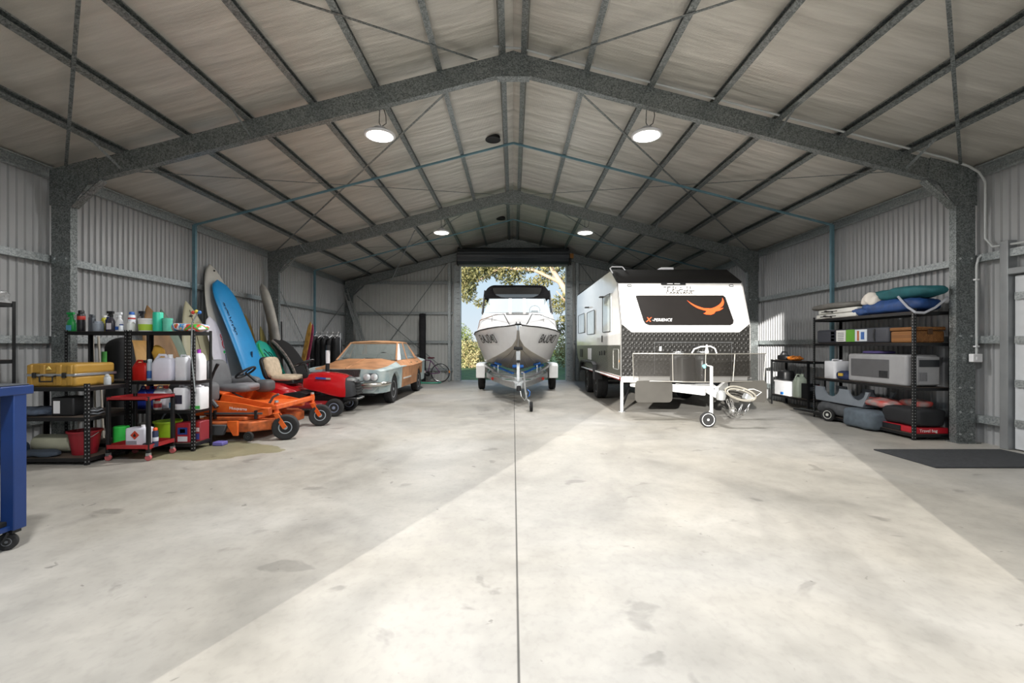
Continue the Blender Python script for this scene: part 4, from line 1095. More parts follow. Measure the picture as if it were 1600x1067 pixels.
# landing leg, wheels, coupling
for x in (2.17, 4.38):
    lg = MB().bar((x, 9.1, .66), (x, 9.1, .02), .05, .05).build('corner_leg', WHITE, van, bevel=.004)
    MB().cyl((x, 9.1, 0), (x, 9.1, .015), .07, n=14).build('foot_plate', ZINC, lg)
    MB().bar((x, 9.1, .05), (x+(.30 if x < 3 else -.3), 9.55, .55), .03, .03).build('leg_brace', BLACKM, lg)
ALLOY = mat('black_alloy', '#4a4a4a', .3, .7)
for yy in (11.55, 12.95):
    for x, s in ((2.21, -1), (4.34, 1)):
        wheel(van, (x, yy, .375), .375, .25, .22, ALLOY, 'x', s)
    MB().cyl((2.2, yy, .375), (4.3, yy, .375), .03, n=8).build('axle', BLACKM, van)
for x, s in ((KX0, -1), (KX1, 1)):
    MB().prism([(11.1, .50), (11.15, .86), (11.4, .92), (13.15, .92), (13.4, .82), (13.45, .6), (13.4, .6), (13.33, .78), (13.1, .87), (11.42, .87), (11.2, .82), (11.15, .5)], 'x', *sorted((x-.12*s, x+.10*s))).build('wheel_arch', BLACK, van)
MB().bar((KC, 7.62, .57), (KC, 7.28, .53), .10, .09).build('coupling_arm', WHITE, van, bevel=.012)
MB().lathe([(.06, -.08), (.075, -.02), (.07, .04), (.04, .07), (0, .075)], (KC+.02, 7.22, .54), n=16).build('coupling_head', ZINC, van)
jk = MB().cyl((KC-.01, 7.50, .17), (KC-.01, 7.50, .98), .026, n=12).build('jockey_stand', WHITE, van)
MB().tube([(KC-.01, 7.50, .98), (KC-.10, 7.46, .995), (KC-.13, 7.42, 1.02)], .01, 6).build('winding_handle', WHITE, jk)
MB().bar((KC-.02, 7.49, .24), (KC-.10, 7.40, .13), .05, .05).build('wheel_fork', WHITE, jk, bevel=.01)
w = wheel(van, (KC-.13, 7.36, .125), .125, .06, .10, WHITE, 'y', -1, 'jockey_wheel')
for dx, dy in ((.10, 0), (.17, .02)):
    pts = []
    for k in range(11):
        t = k/10; pts.append((KC+.03+dx + .30*t*(1 if dx > .12 else .8), 7.25+dy, .46 - .24*math.sin(math.pi*t*.9) - .05*dx))
    c = MB()
    for k in range(len(pts)-1):
        a = Vector(pts[k]); b2 = Vector(pts[k+1]); m_ = (a+b2)/2; d = (b2-a)*.68; sd = Vector((0, 1, 0)) if k % 2 else d.cross(Vector((0, 1, 0))).normalized()
        sd = sd*.016
        c.tube([m_-d-sd*.6, m_-sd, m_+sd*0+d*0-sd, m_+d-sd*.6, m_+d+sd*.6, m_+sd, m_-d+sd*.6], .0055, 5, closed=True)
    c.build('safety_chain', CHROME, van)
mb = MB()
mb.tube([(KC+.06+.24*(1+math.cos(a))/1.0 - .0 + .02, 7.20-.02*math.sin(3*a), .56+.10*math.sin(a)-.06*math.cos(a)) for a in [2*math.pi*k/24 for k in range(24)]], .014, 6, closed=True)
mb.tube([(KC+.10+.20*(1+math.cos(a)), 7.17, .55+.075*math.sin(a)-.05*math.cos(a)) for a in [2*math.pi*k/24 for k in range(24)]], .012, 6, closed=True)
mb.build('coiled_cable', mat('coil_grey', '#8b877d', .5), van)
MB().obox((KC+.45, 7.24, .5), (.12, .12, .1), (0, .5, 0)).build('plug', ZINC, van, bevel=.02)
MB().tube([(KC+.3, 7.3, .6), (KC+.55, 7.25, .63), (KC+.68, 7.25, .58), (KC+.55, 7.25, .48)], .005, 5).build('breakaway_cable', WHITE, van)
MB().tube([(KC-.03, 7.7, .95), (KC-.06, 7.7, .99)], .028, 10).build('jockey_clamp', mat('clamp_teal', '#7fc4c9', .4), van)
# ------------------------------------------------------------------ soft shapes
from mathutils import noise as mnoise
def superbox(mb, c, size, e=.35, n=28, m=14, amp=0.0, freq=6.0, seed=0.0):
    """rounded box with optional creases; c is the centre"""
    def sp(v, p): return math.copysign(abs(v)**p, v)
    rings = []
    for j in range(m+1):
        ph = -math.pi/2 + math.pi*j/m; ph = max(min(ph, math.pi/2-.03), -math.pi/2+.03)
        r = []
        for i in range(n):
            th = 2*math.pi*i/n
            p = Vector((sp(math.cos(ph), e)*sp(math.cos(th), e)*size[0]/2, sp(math.cos(ph), e)*sp(math.sin(th), e)*size[1]/2, sp(math.sin(ph), e)*size[2]/2))
            if amp:
                q = p*freq + Vector((seed, seed*1.7, 0))
                d = mnoise.noise(q) + .45*mnoise.noise(q*2.3) - .5*abs(mnoise.noise(q*1.4 + Vector((3, 1, 7))))
                p += p.normalized()*d*amp
                if p.z < -size[2]/2: p.z = -size[2]/2
            r.append(p + Vector(c))
        rings.append(r)
    return mb.loft(rings)

# ------------------------------------------------------------------ orange zero-turn mower
ORG = mat('mower_orange', '#d4561d', .38, 0, .12, 7, col2='#e06a2a')
ORGD = mat('mower_orange_dusty', '#a4552c', .7, 0, .3, 9, col2='#c9662f')
GREYP = mat('seat_grey', '#5d5e61', .6, 0, .08, 8)
GREYD = mat('fender_grey', '#4a4b4d', .6)
SILV = mat('rim_silver', '#a9b0b8', .4, .5)
mw = thing('zero_turn_mower', 'orange zero-turn mower with grey seat beside the black shelving', 'mower', (-4.0, 6.95, 0))
def tw(parent, c, R, W, rim, yaw, rm=SILV, name='wheel'):
    """wheel whose axle runs along y turned by yaw"""
    M = Matrix.Translation(Vector(c)) @ Matrix.Rotation(yaw, 4, 'Z')
    h = W/2
    prof = [(rim, -h*.7), (R*.75, -h*.98), (R*.92, -h*.9), (R, -h*.45), (R*1.0, 0), (R, h*.45), (R*.92, h*.9), (R*.75, h*.98), (rim, h*.7)]
    mb = MB().lathe(prof, (0, 0, 0), 'y', 36).xf(M); w = mb.build(name, RUBBER, parent)
    rp = [(rim*1.02, h*.7), (rim*1.04, -h*.74), (rim*.92, -h*.76), (rim*.8, -h*.5), (rim*.4, -h*.42), (rim*.32, -h*.9), (0, -h*.92)]
    MB().lathe(rp, (0, 0, 0), 'y', 28).xf(M).build('rim', rm, w)
    return w
for (y, x, yaw) in ((6.42, -3.21, .35), (7.52, -3.19, .35)):
    w = tw(mw, (x, y, .175), .175, .15, .085, yaw)
    px_ = x - .13; 
    MB().cyl((px_, y, .38), (px_, y, .52), .032, n=14).build('caster_barrel', ORG, mw)
    MB().lathe([(.028, .52), (.028, .545), (.012, .55), (0, .552)], (px_, y, 0), n=12).build('barrel_cap', BOLT, mw)
    f = MB()
    for s in (-1, 1):
        dv = Vector((math.sin(-yaw)*s*.095, math.cos(yaw)*s*.095, 0))
        f.bar(Vector((px_, y, .37)) + dv*.9, Vector((x, y, .175)) + dv, .06, .012, up=(0, 1, 0))
    f.obox((px_, y, .375), (.07, .2, .015), (0, 0, yaw))
    f.build('caster_fork', ORG, mw)
MB().box(-3.38, -3.30, 6.36, 7.58, .42, .49).build('front_beam', ORG, mw, bevel=.012)
# foot tray: floor with rising flanks
mb = MB()
mb.prism([(-4.35, .44), (-3.33, .41), (-3.30, .43), (-3.36, .455), (-4.35, .47)], 'y', 6.62, 7.36)
mb.build('foot_tray', ORG, mw, bevel=.006)
for y0 in (6.60, 7.36): MB().prism([(-4.4, .40), (-3.62, .40), (-3.40, .45), (-4.1, .60), (-4.4, .63)], 'y', y0, y0+.022).build('tray_flank', ORG, mw, bevel=.004)
MB().prism([(-4.42, .42), (-4.3, .42), (-4.2, .63), (-4.42, .66)], 'y', 6.6, 7.38).build('seat_riser', ORG, mw, bevel=.01)
MB().box(-4.95, -3.45, 6.42, 6.52, .33, .44).build('side_frame', ORG, mw, bevel=.01)
MB().box(-4.95, -3.45, 7.44, 7.54, .33, .44).build('side_frame', ORG, mw, bevel=.01)
pn = MB().prism([(-4.5, .34), (-3.75, .36), (-3.50, .44), (-3.78, .50), (-4.5, .58)], 'y', 6.39, 6.42).build('side_panel', ORG, mw, bevel=.004)
text('Husqvarna', .058, basis((-3.86, 6.384, .435), (1, 0, -.08), (0, 0, 1)), WHITE, pn, extrude=.001)
MB().tube([(-4.55, 6.36, .62), (-4.35, 6.36, .62), (-4.22, 6.36, .56), (-4.14, 6.36, .46)], .028, 8).build('lift_arm', GREYD, mw)
MB().bar((-4.3, 6.34, .375), (-3.5, 6.34, .375), .025, .025).build('lift_rod', GREYD, mw)
for x in (-4.15, -3.58): MB().bar((x, 6.33, .42), (x, 6.33, .30), .02, .05).build('deck_hanger', BLACKM, mw)
MB().tube([(-3.62, 6.75, .46), (-3.56, 6.75, .56), (-3.48, 6.75, .60)], .018, 6).build('pedal_lever', GREYD, mw)
# cutting deck
dk = [(-4.55, 6.30), (-4.2, 6.24), (-3.62, 6.24), (-3.42, 6.45), (-3.40, 7.40), (-3.6, 7.66), (-4.3, 7.7), (-4.6, 7.4)]
MB().prism(dk, 'z', .13, .27).build('cutting_deck', ORGD, mw, bevel=.018)
MB().prism([(-4.35, 6.38), (-3.75, 6.34), (-3.6, 6.6), (-3.62, 7.3), (-4.3, 7.4)], 'z', .27, .325).build('deck_top', ORGD, mw, bevel=.015)
MB().prism([(-3.82, .09), (-3.76, .09), (-3.76, .29), (-3.90, .29), (-3.90, .23)], 'y', 6.20, 6.24).build('deck_bracket', ORG, mw, bevel=.004)
MB().prism([(-4.5, .10), (-3.95, .10), (-3.9, .24), (-4.5, .24)], 'y', 6.18, 6.24).build('discharge_chute', GREYD, mw, bevel=.01)
for (x, y) in ((-3.60, 6.19), (-3.33, 6.85)): tw(mw, (x, y, .085), .065, .05, .03, 0, GREYD, 'anti_scalp_wheel')
MB().box(-5.1, -4.3, 6.7, 7.3, .35, .62).build('engine_block', BLACKM, mw, bevel=.03)
# rear wheels and grey fenders
for y in (6.42, 7.50):
    w = tw(mw, (-4.75, y, .27), .27, .26, .14, 0)
    superbox(MB(), (-4.50, y, .66), (.62, .28, .32), .45).build('rear_fender', GREYP, mw)
# seat
superbox(MB(), (-4.24, 7.0, .675), (.54, .50, .13), .5).build('seat', GREYP, mw)
superbox(MB(), (-4.10, 7.0, .70), (.30, .34, .10), .6).build('seat_pad', mat('seat_light', '#77767a', .7), mw)
mb = superbox(MB(), (0, 0, 0), (.14, .50, .46), .5); mb.xf(Matrix.Translation((-4.55, 7.0, .88)) @ Matrix.Rotation(-.25, 4, 'Y')); mb.build('backrest', GREYP, mw)
MB().tube([(-4.50, 6.72, .66), (-4.46, 6.70, .80), (-4.40, 6.70, .95), (-4.35, 6.70, 1.05)], [.022, .02, .018, .026], 8).build('arm_rest', BLACK, mw)
MB().tube([(-4.2, 6.8, .62), (-4.05, 6.8, .55), (-4.0, 6.8, .46)], .012, 6).build('seat_spring', BLACKM, mw)
superbox(MB(), (-3.97, 7.28, .68), (.26, .26, .20), .6).build('steering_cowl', GREYD, mw)
MB().cyl((-4.0, 7.2, .70), (-4.18, 7.15, .88), .022, n=10).build('steering_column', BLACK, mw)
M = Matrix.Translation((-4.2, 7.14, .90)) @ Matrix.Rotation(-.6, 4, 'Y')
MB().tube([(.15*math.cos(a*.3142), .15*math.sin(a*.3142), 0) for a in range(20)], .017, 8, closed=True).xf(M).build('steering_wheel', BLACK, mw)
mb = MB(); 
for k in range(3): mb.bar((0, 0, 0), (.15*math.cos(k*2.09), .15*math.sin(k*2.09), 0), .03, .012)
mb.xf(M); mb.build('wheel_spokes', BLACK, mw)

# ------------------------------------------------------------------ red ride-on mower
REDM = mat('mower_red', '#b8141c', .22, 0, .05, 3, coat=.6)
rm = thing('ride_on_mower', 'red ride-on mower with beige seat in front of the old sedan', 'mower', (-4.1, 8.9, 0))
for y in (8.50, 9.28):
    tw(rm, (-3.34, y, .165), .165, .15, .085, .12, mat('rim_blue_grey', '#8e98b0', .4, .5))
    tw(rm, (-4.75, y, .24), .24, .22, .12, 0)
# hood: stations along x
HS = [(-4.02, .19, .52, .76), (-3.9, .21, .48, .80), (-3.7, .225, .44, .815), (-3.5, .23, .38, .80), (-3.3, .225, .34, .765), (-3.20, .215, .34, .73)]
rows = []
for x, w, z0, z1 in HS:
    r = [(-w, z0), (-w-.01, z0+.05), (-w, z1-.12), (-w*.86, z1-.035), (-w*.5, z1-.005), (0, z1), (w*.5, z1-.005), (w*.86, z1-.035), (w, z1-.12), (w+.01, z0+.05), (w, z0)]
    rows.append([(x, 8.9+a, b) for a, b in r])
MB().loft(rows, cap=True, closed=True).build('hood', REDM, rm, angle=30)
NS = [(-3.205, .22, .33, .735), (-3.12, .21, .34, .71), (-3.04, .185, .36, .64), (-3.01, .16, .38, .52)]
rows = []
for x, w, z0, z1 in NS:
    r = [(-w, z0), (-w, z1-.12), (-w*.86, z1-.035), (0, z1), (w*.86, z1-.035), (w, z1-.12), (w, z0)]
    rows.append([(x, 8.9+a, b) for a, b in r])
gr = MB().loft(rows).build('front_grille', mat('grille_black', '#26272a', .45), rm, angle=25)
for k in range(5): MB().box(-3.10+.015*k*.2, -2.99-.0*k, 8.9-.17, 8.9+.17, .38+.055*k, .40+.055*k).build('grille_slat', BLACK, gr, bevel=.004)
for s in (-1, 1):
    superbox(MB(), (-3.12, 8.9+s*.155, .665), (.17, .10, .06), .6, 16, 8).build('headlamp', mat('lamp_silver', '#c4c6c8', .15, .6), rm)
MB().obox((-3.66, 8.9-.245, .70), (.20, .01, .035), (0, .06, 0)).build('badge', mat('badge_blue', '#2b4a9c', .3), rm)
MB().obox((-3.52, 8.9-.246, .692), (.09, .01, .03), (0, .06, 0)).build('badge_end', mat('c_badge_grey', '#a09a98', .4), rm)
MB().box(-3.25, -3.0, 8.68, 9.12, .26, .33).build('front_bumper', BLACKM, rm, bevel=.02)
MB().tube([(-3.1, 8.72, .30), (-2.97, 8.76, .31), (-2.97, 9.04, .31), (-3.1, 9.08, .30)], .014, 6).build('bumper_bar', CHROME, rm)
MB().box(-4.6, -3.2, 8.78, 9.02, .22, .36).build('chassis', BLACKM, rm, bevel=.01)
MB().cyl((-3.34, 8.5, .165), (-3.34, 9.28, .165), .025, n=10).build('front_axle', BLACKM, rm)
MB().box(-4.35, -3.55, 8.45, 9.35, .14, .26).build('cutting_deck', mat('deck_red_dark', '#7a1519', .5), rm, bevel=.04)
MB().prism([(-4.35, .34), (-3.95, .34), (-3.85, .42), (-4.0, .46), (-4.35, .42)], 'y', 8.52, 9.28).build('foot_rest', BLACK, rm, bevel=.01)
rows = []
for x, w, z0, z1 in ((-5.02, .36, .40, .56), (-4.9, .42, .38, .62), (-4.6, .43, .38, .63), (-4.4, .41, .36, .60), (-4.22, .34, .36, .52), (-4.12, .26, .36, .46)):
    r = [(-w, z0), (-w-.01, z1-.08), (-w*.92, z1-.01), (-w*.5, z1), (w*.5, z1), (w*.92, z1-.01), (w+.01, z1-.08), (w, z0)]
    rows.append([(x, 8.9+a, b) for a, b in r])
MB().loft(rows).build('rear_body', REDM, rm, angle=30)
BEI = mat('beige_sheepskin', '#c4b29a', .85, 0, .12, 14, .5, 30)
superbox(MB(), (-4.42, 8.9, .70), (.50, .50, .12), .5, amp=.015, freq=9).build('seat', BEI, rm)
mb = superbox(MB(), (0, 0, 0), (.12, .48, .42), .5, amp=.015, freq=9); mb.xf(Matrix.Translation((-4.70, 8.9, .90)) @ Matrix.Rotation(-.28, 4, 'Y')); mb.build('backrest', BEI, rm)
mb = superbox(MB(), (0, 0, 0), (.10, .52, .46), .5); mb.xf(Matrix.Translation((-4.77, 8.9, .88)) @ Matrix.Rotation(-.28, 4, 'Y')); mb.build('backrest_shell', BLACK, rm)
MB().box(-4.7, -4.2, 8.7, 9.1, .58, .66).build('seat_base', BLACK, rm, bevel=.02)
MB().cyl((-3.98, 8.9, .72), (-4.07, 8.9, .96), .03, n=10).build('steering_column', BLACK, rm)
M = Matrix.Translation((-4.09, 8.9, .985)) @ Matrix.Rotation(-.35, 4, 'Y')
MB().tube([(.18*math.cos(a*.3142), .18*math.sin(a*.3142), 0) for a in range(20)], .015, 8, closed=True).xf(M).build('steering_wheel', BLACK, rm)
mb = MB()
for k in range(3): mb.bar((0, 0, 0), (.18*math.cos(k*2.09+.5), .18*math.sin(k*2.09+.5), 0), .03, .012)
mb.xf(M); mb.build('wheel_spokes', BLACK, rm)
superbox(MB(), (-3.98, 8.9, .74), (.16, .40, .12), .5, 16, 8).build('dash_console', BLACK, rm)

# ------------------------------------------------------------------ boards leaning along the left wall
def board(kind, label, B, T, W, th, m, nose='point', tail='round', wdir=(0, 1, 0), cat='surfboard', group='boards leaning on the left wall', rock=.05, fine=26):
    B = Vector(B); T = Vector(T); d = (T-B); L = d.length; d.normalize()
    w = Vector(wdir).normalized(); w = (w - d*w.dot(d)).normalized(); n = d.cross(w)
    if n.x < 0 and abs(n.x) > abs(n.y): n = -n
    rings = []
    for k in range(fine+1):
        s = k/fine
        def sh(q, kd): # q distance from the end 0..1
            if kd == 'point': return min(1, math.sin(min(1, q/.55)*math.pi/2)**.8)
            if kd == 'egg': return min(1, math.sin(min(1, q/.42)*math.pi/2)**.62)
            if kd == 'round': return min(1, (1-(1-min(1, q/.22))**2)**.5)
            return min(1, .6 + .4*min(1, q/.3))
        ww = W/2 * max(.02, min(sh(s, tail), sh(1-s, nose)))
        tt = th/2 * max(.12, min(1, (1-(1-min(1, s/.12))**2)**.5, (1-(1-min(1, (1-s)/.12))**2)**.5))
        c = B + d*(L*s) - n*(rock*(4*(s-.5)**2)) 
        rings.append([c + w*ww*math.copysign(abs(math.cos(a))**.7, math.cos(a)) + n*tt*math.copysign(abs(math.sin(a))**.8, math.sin(a)) for a in [2*math.pi*i/16 for i in range(16)]])
    mb = MB().loft(rings)
    zmin = min(p.z for p in mb.v)
    for p in mb.v: p.z += max(0, -zmin)
    o = mb.build(kind, m, loc=tuple(B), angle=60)
    tag(o, label, cat, group)
    def F(s, u, off=.004): return B + d*(L*s) + w*u + n*(th/2+off) - n*(rock*(4*(s-.5)**2))
    return o, F, d, w, n
def inline(mb_pts, name, m, o, th=.003):
    return MB().add(mb_pts, [tuple(range(len(mb_pts)))]).build(name, m, o)
SUPB = mat('paddle_blue', '#1c8fd0', .4, 0, .05, 3)
o, F, d, w, n = board('paddle_board', 'bright blue paddle board leaning in front of the grey-white one', (-5.08, 9.46, .03), (-6.08, 9.42, 2.70), .76, .11, SUPB, 'round', 'round')
def print_marks(F, s0, s1, u, size, m, o, seed):
    r_ = random.Random(seed); mb = MB(); s = s0
    while s < s1:
        q = F(s, u, .006); a = F(s+.004, u + r_.uniform(-.6, .6)*size, .006); b2 = F(s+r_.uniform(.008, .02), u + r_.uniform(-.6, .6)*size, .006)
        mb.tube([a, q, b2], .007, 5); s += r_.uniform(.012, .022)
    mb.build('printed_marks', m, o)
print_marks(F, .56, .80, -.24, .06, mat('navy_print', '#17324f', .5), o, 5)
MB().obox(F(.40, 0), (.02, .04, .16)).build('carry_handle', mat('navy_print'), o)
o, F, *_ = board('paddle_board', 'tall grey-white paddle board, highest of all boards on the wall', (-5.64, 9.50, .03), (-6.29, 9.50, 3.03), .98, .11, mat('board_white', '#c6c3bb', .5, 0, .05, 3), 'egg', 'round')
MB().ball(F(.95, 0), .018).build('vent_plug', BLACK, o)
o, F, d, w, n = board('kite_board', 'short white board with small red print in front of the paddle boards', (-5.52, 8.9, .03), (-5.90, 8.9, 1.90), .42, .05, mat('board_lilac_white', '#cfcdd8', .4), 'round', 'round')
print_marks(F, .66, .80, .14, .05, mat('red_print', '#c22a35', .5), o, 7)
MB().tube([F(.60, .15, .004), F(.45, .12, .004)], .009, 5).build('dark_stripe', mat('navy_print'), o)
MB().ball(F(.62, .13, .004), (.01, .03, .03), 10, 6).build('green_decal', mat('lime_edge', '#2fb35a', .4), o)
CREAM = mat('board_cream', '#b3af94', .4, 0, .06, 3)
o, F, *_ = board('surfboard', 'cream pointed surfboard with centre stringer behind the shelf of bottles', (-5.70, 8.66, .03), (-6.20, 8.66, 2.18), .62, .07, CREAM, wdir=(.35, .94, 0))
MB().tube([F(k/12, 0) for k in range(1, 12)], .005, 5).build('stringer', mat('stringer_brown', '#5a4a35', .6), o)
MB().prism(rrect(-.05, .05, -.018, .018, .008), 'x', 0, .004).xf(Matrix.Translation(F(.86, 0))).build('logo_patch', BLACK, o)
board('surfboard', 'dull sage green surfboard just left of the cream pointed one', (-5.72, 7.98, .03), (-6.20, 8.05, 1.98), .50, .07, mat('board_sage', '#6c7d6e', .5), wdir=(.35, .94, 0))
board('surfboard', 'narrow pale cream surfboard right of the pointed one', (-5.85, 9.02, .03), (-6.30, 9.02, 1.98), .42, .06, mat('board_pale', '#a9a68f', .45))
o, F, *_ = board('surfboard', 'brown wooden surfboard showing above the turquoise jar', (-5.66, 7.7, .03), (-6.20, 7.74, 2.02), .56, .06, mat('board_wood_dark', '#8a6842', .5, 0, .3, 4, stretch=(1, 1, .15)), wdir=(.4, .9, 0))
board('surfboard', 'tan plywood surfboard behind the white jugs', (-5.42, 7.3, .03), (-5.95, 7.34, 1.42), .62, .06, mat('board_ply', '#a67f47', .5, 0, .3, 5, stretch=(1, 1, .2)), 'flat')
o, F, *_ = board('surfboard', 'varnished timber longboard right of the blue paddle board', (-5.8, 10.6, .03), (-6.29, 10.6, 2.12), .46, .07, mat('board_varnished', '#a98a4c', .3, 0, .2, 6, stretch=(1, 2, .1)), 'round')
MB().ball(F(.40, 0), (.02, .06, .05)).build('red_decal', mat('red_print'), o)
board('surfboard', 'small yellow foam surfboard tucked by the middle column', (-5.9, 11.1, .03), (-6.12, 11.1, 1.80), .42, .06, mat('board_yellow', '#b5a765', .5))
o, F, d, w, n = board('kayak_shell', 'weathered grey kayak shell standing against the middle column', (-5.52, 10.95, .03), (-5.92, 10.95, 2.82), .74, .20, mat('weathered_grey', '#8b8883', .75, 0, .3, 2.5, col2='#a5a29a'), 'egg', 'flat', wdir=(.55, -.85, 0), cat='kayak', group=None, rock=.12)
o, F, d, w, n = board('body_board', 'teal board with a black printed creature behind the beige seat', (-4.95, 10.15, .03), (-5.62, 10.15, 1.46), .66, .08, mat('board_teal', '#169c8a', .4, 0, .1), 'round', 'round', group=None, cat='board')
mb = MB()
for k in range(9):
    a = k*.7; mb.tube([F(.62, 0, .008), F(.62+.08*math.sin(a), .10*math.cos(a), .008), F(.62+.16*math.sin(a+.5), .18*math.cos(a+.5), .008), F(.62+.22*math.sin(a+.2), .2*math.cos(a+.9), .008)], .008, 5)
mb.build('printed_creature', BLACK, o)
MB().tube([F(k/14, -.27 if k < 13 else -.2, .0) for k in range(1, 14)], .018, 6).build('green_edge', mat('lime_edge', '#2fb35a', .4), o)
o, F, *_ = board('foam_wing', 'large black curved foam wing behind the red mower seat', (-4.78, 10.75, .25), (-5.50, 10.75, 1.56), .74, .16, mat('black_felt', '#161617', .95), 'round', 'flat', group=None, cat='foam wing', rock=.16)
o['label'] = 'large black curved foam wing behind the red mower seat'
MB().tube([F(k/14, -.36, -.03) for k in range(1, 14)], .035, 8).build('grey_edge', mat('camo_grey', '#6f6560', .8, 0, .5, 25), o)
for k, (c1, x, lb) in enumerate((('#b0863c', 0, 'yellow and teal water ski leaning by the clothes rack'), ('#8c2f4f', .10, 'maroon water ski leaning beside the yellow one'))):
    o, F, *_ = board('water_ski', lb, (-5.46+x, 11.4, .03), (-5.14+x*.5, 11.6, 1.93-.06*k), .17, .03, mat('ski%d' % k, c1, .4, 0, .3, 9), 'round', 'flat', wdir=(.9, -.4, 0), cat='water ski', group='water skis', rock=.03)
    superbox(MB(), F(.42, 0, .04), (.10, .14, .22), .6, 14, 8).build('binding', BLACK, o)
    MB().tube([F(s_/10, .02, .002) for s_ in range(3, 10)], .016, 5).build('teal_stripe', mat('ski_teal', '#3a8e8c', .5), o)

# clothes rack with black wetsuits
rk = thing('clothes_rack', 'metal clothes rack hung with black wetsuits near the middle column', 'clothes rack', (-5.1, 12.5, 0))
MB().tube([(-5.5, 12.5, .05), (-5.5, 12.5, 1.66), (-4.75, 12.5, 1.66), (-4.75, 12.5, .05)], .014, 8).build('frame', ALU, rk)
for x in (-5.5, -4.75): MB().bar((x, 12.25, .03), (x, 12.75, .03), .03, .03).build('foot', ALU, rk)
blk = mat('neoprene', '#131416', .8)
rnd = random.Random(3)
LBW = ['leftmost black wetsuit on the rack', 'second black wetsuit from the left on the rack', 'middle black wetsuit on the rack', 'fourth black wetsuit on the rack', 'rightmost black wetsuit on the rack, closest to the car']
for k in range(5):
    x = -5.42 + k*.15
    t = thing('wetsuit', LBW[k], 'wetsuit', (x, 12.5, 1.6), 'black wetsuits on the rack')
    mb = superbox(MB(), (x, 12.48, 1.10-.03*(k % 2)), (.15, .52, .95), .5, 22, 16, amp=.05, freq=5, seed=k*3.1); mb.build('suit', blk, t)
    MB().tube([(x, 12.28, 1.53), (x, 12.5, 1.61), (x, 12.72, 1.53)], .009, 6).build('hanger', WHITEP, t)
    MB().tube([(x, 12.5, 1.61), (x, 12.5, 1.66), (x+.02, 12.49, 1.70), (x+.03, 12.48, 1.67)], .006, 6).build('hook', WHITEP, t)
mb = superbox(MB(), (-5.35, 13.0, .35), (.8, .6, .66), .6, 24, 14, amp=.06, freq=4)
tag(mb.build('duffel_bag', mat('duffel', '#202226', .9), loc=(-5.35, 13, .35)), 'bulky dark bag on the floor behind the clothes rack', 'bag')
w = tw(thing('spoked_wheel', 'black spoked wheel leaning beside the clothes rack, above the sedan hood', 'wheel', (-4.62, 12.7, .95)), (-4.62, 12.72, 1.05), .16, .04, .135, .3, ALU)
mb = MB().box(-4.9, -4.4, 12.9, 13.3, 0, .88); tag(mb.build('storage_crate', mat('crate_black', '#232426', .7), loc=(-4.65, 13.1, 0), bevel=.02), 'black crate standing between clothes rack and old sedan', 'crate')
bpy.data.objects['spoked_wheel'].location.z = .95
t = thing('blower_tube', 'black upright tube with white label standing behind the red mower hood', 'tube', (-3.93, 9.58, 0))
MB().cyl((-3.93, 9.58, 0), (-3.90, 9.58, 1.33), .042, n=14).build('tube', BLACK, t)
MB().lathe([(.044, .95), (.044, 1.22)], (-3.905, 9.58, 0), n=14).build('white_label', WHITEP, t)
t = MB().cyl((-5.75, 11.35, 0), (-5.78, 11.35, 1.92), .02, n=8).build('dark_pole', BLACK, loc=(-5.75, 11.35, 0)); tag(t, 'thin dark pole upright against the wall past the middle column', 'pole')

# ladder in the far left corner
ld = thing('extension_ladder', 'aluminium extension ladder leaning in the far left corner', 'ladder', (-5.6, 16.4, 0))
def lp(s, t): return Vector((-5.05 - 1.05*s - .02*t, 16.3 + .45*t, .02 + 3.38*s))
for t_, o_ in ((0, 0), (1, 0)):
    for q in (0, .06): MB().bar(lp(0, t_)+Vector((q, 0, 0)), lp(1-q*2.5, t_)+Vector((q, 0, 0)), .03, .075, up=(0, 1, 0)).build('rail', ALU, ld)
for k in range(12):
    s = .04 + k*.082
    MB().cyl(lp(s, 0), lp(s, 1), .016, n=8).build('rung', ALU, ld)
# dark carpet roll against the end wall
t = MB().lathe([(.0, 0), (.12, .0), (.125, .3), (.118, 1.2), (.13, 2.1), (.12, 2.5), (.0, 2.52)], (-3.36, 16.85, 0), n=20).build('carpet_roll', mat('dark_cloth', '#222224', .95, 0, .2, 10, .4, 30), loc=(-3.36, 16.85, 0))
tag(t, 'tall dark cloth-wrapped roll standing against the end wall', 'roll')

# bicycle by the end wall
bk = thing('bicycle', 'purple bicycle parked by the end wall left of the roller door', 'bicycle', (-3.1, 16.4, 0))
PUR = mat('bike_purple', '#5b2a58', .35)
for (x, nm) in ((-2.63, 'wheel'), (-3.62, 'wheel')):
    ty = MB().tube([(x+.325*math.cos(a*.1745), 16.4, .335+.325*math.sin(a*.1745)) for a in range(36)], .018, 6, closed=True).build('wheel', RUBBER, bk)
    MB().tube([(x+.30*math.cos(a*.1745), 16.4, .335+.30*math.sin(a*.1745)) for a in range(36)], .009, 6, closed=True).build('rim', ALU, ty)
    mb = MB()
    for k in range(18): mb.bar((x, 16.4, .335), (x+.3*math.cos(k*.349), 16.4, .335+.3*math.sin(k*.349)), .003, .003, up=(0, 1, 0))
    mb.cyl((x, 16.35, .335), (x, 16.45, .335), .02, n=8)
    mb.build('spokes', ALU, ty)
P_ = dict(h=(-3.45, 16.4, .84), b=(-3.08, 16.4, .30), s=(-2.98, 16.4, .78), r=(-2.63, 16.4, .335), f=(-3.62, 16.4, .335), h2=(-3.48, 16.4, .74))
mb = MB()
for a, b2 in (('h', 's'), ('h2', 'b'), ('s', 'b'), ('b', 'r'), ('s', 'r')): mb.tube([P_[a], P_[b2]], .016, 8)
mb.build('frame', PUR, bk)
MB().tube([(-3.43, 16.4, .9), P_['h2'], P_['f']], .014, 8).build('fork', PUR, bk)
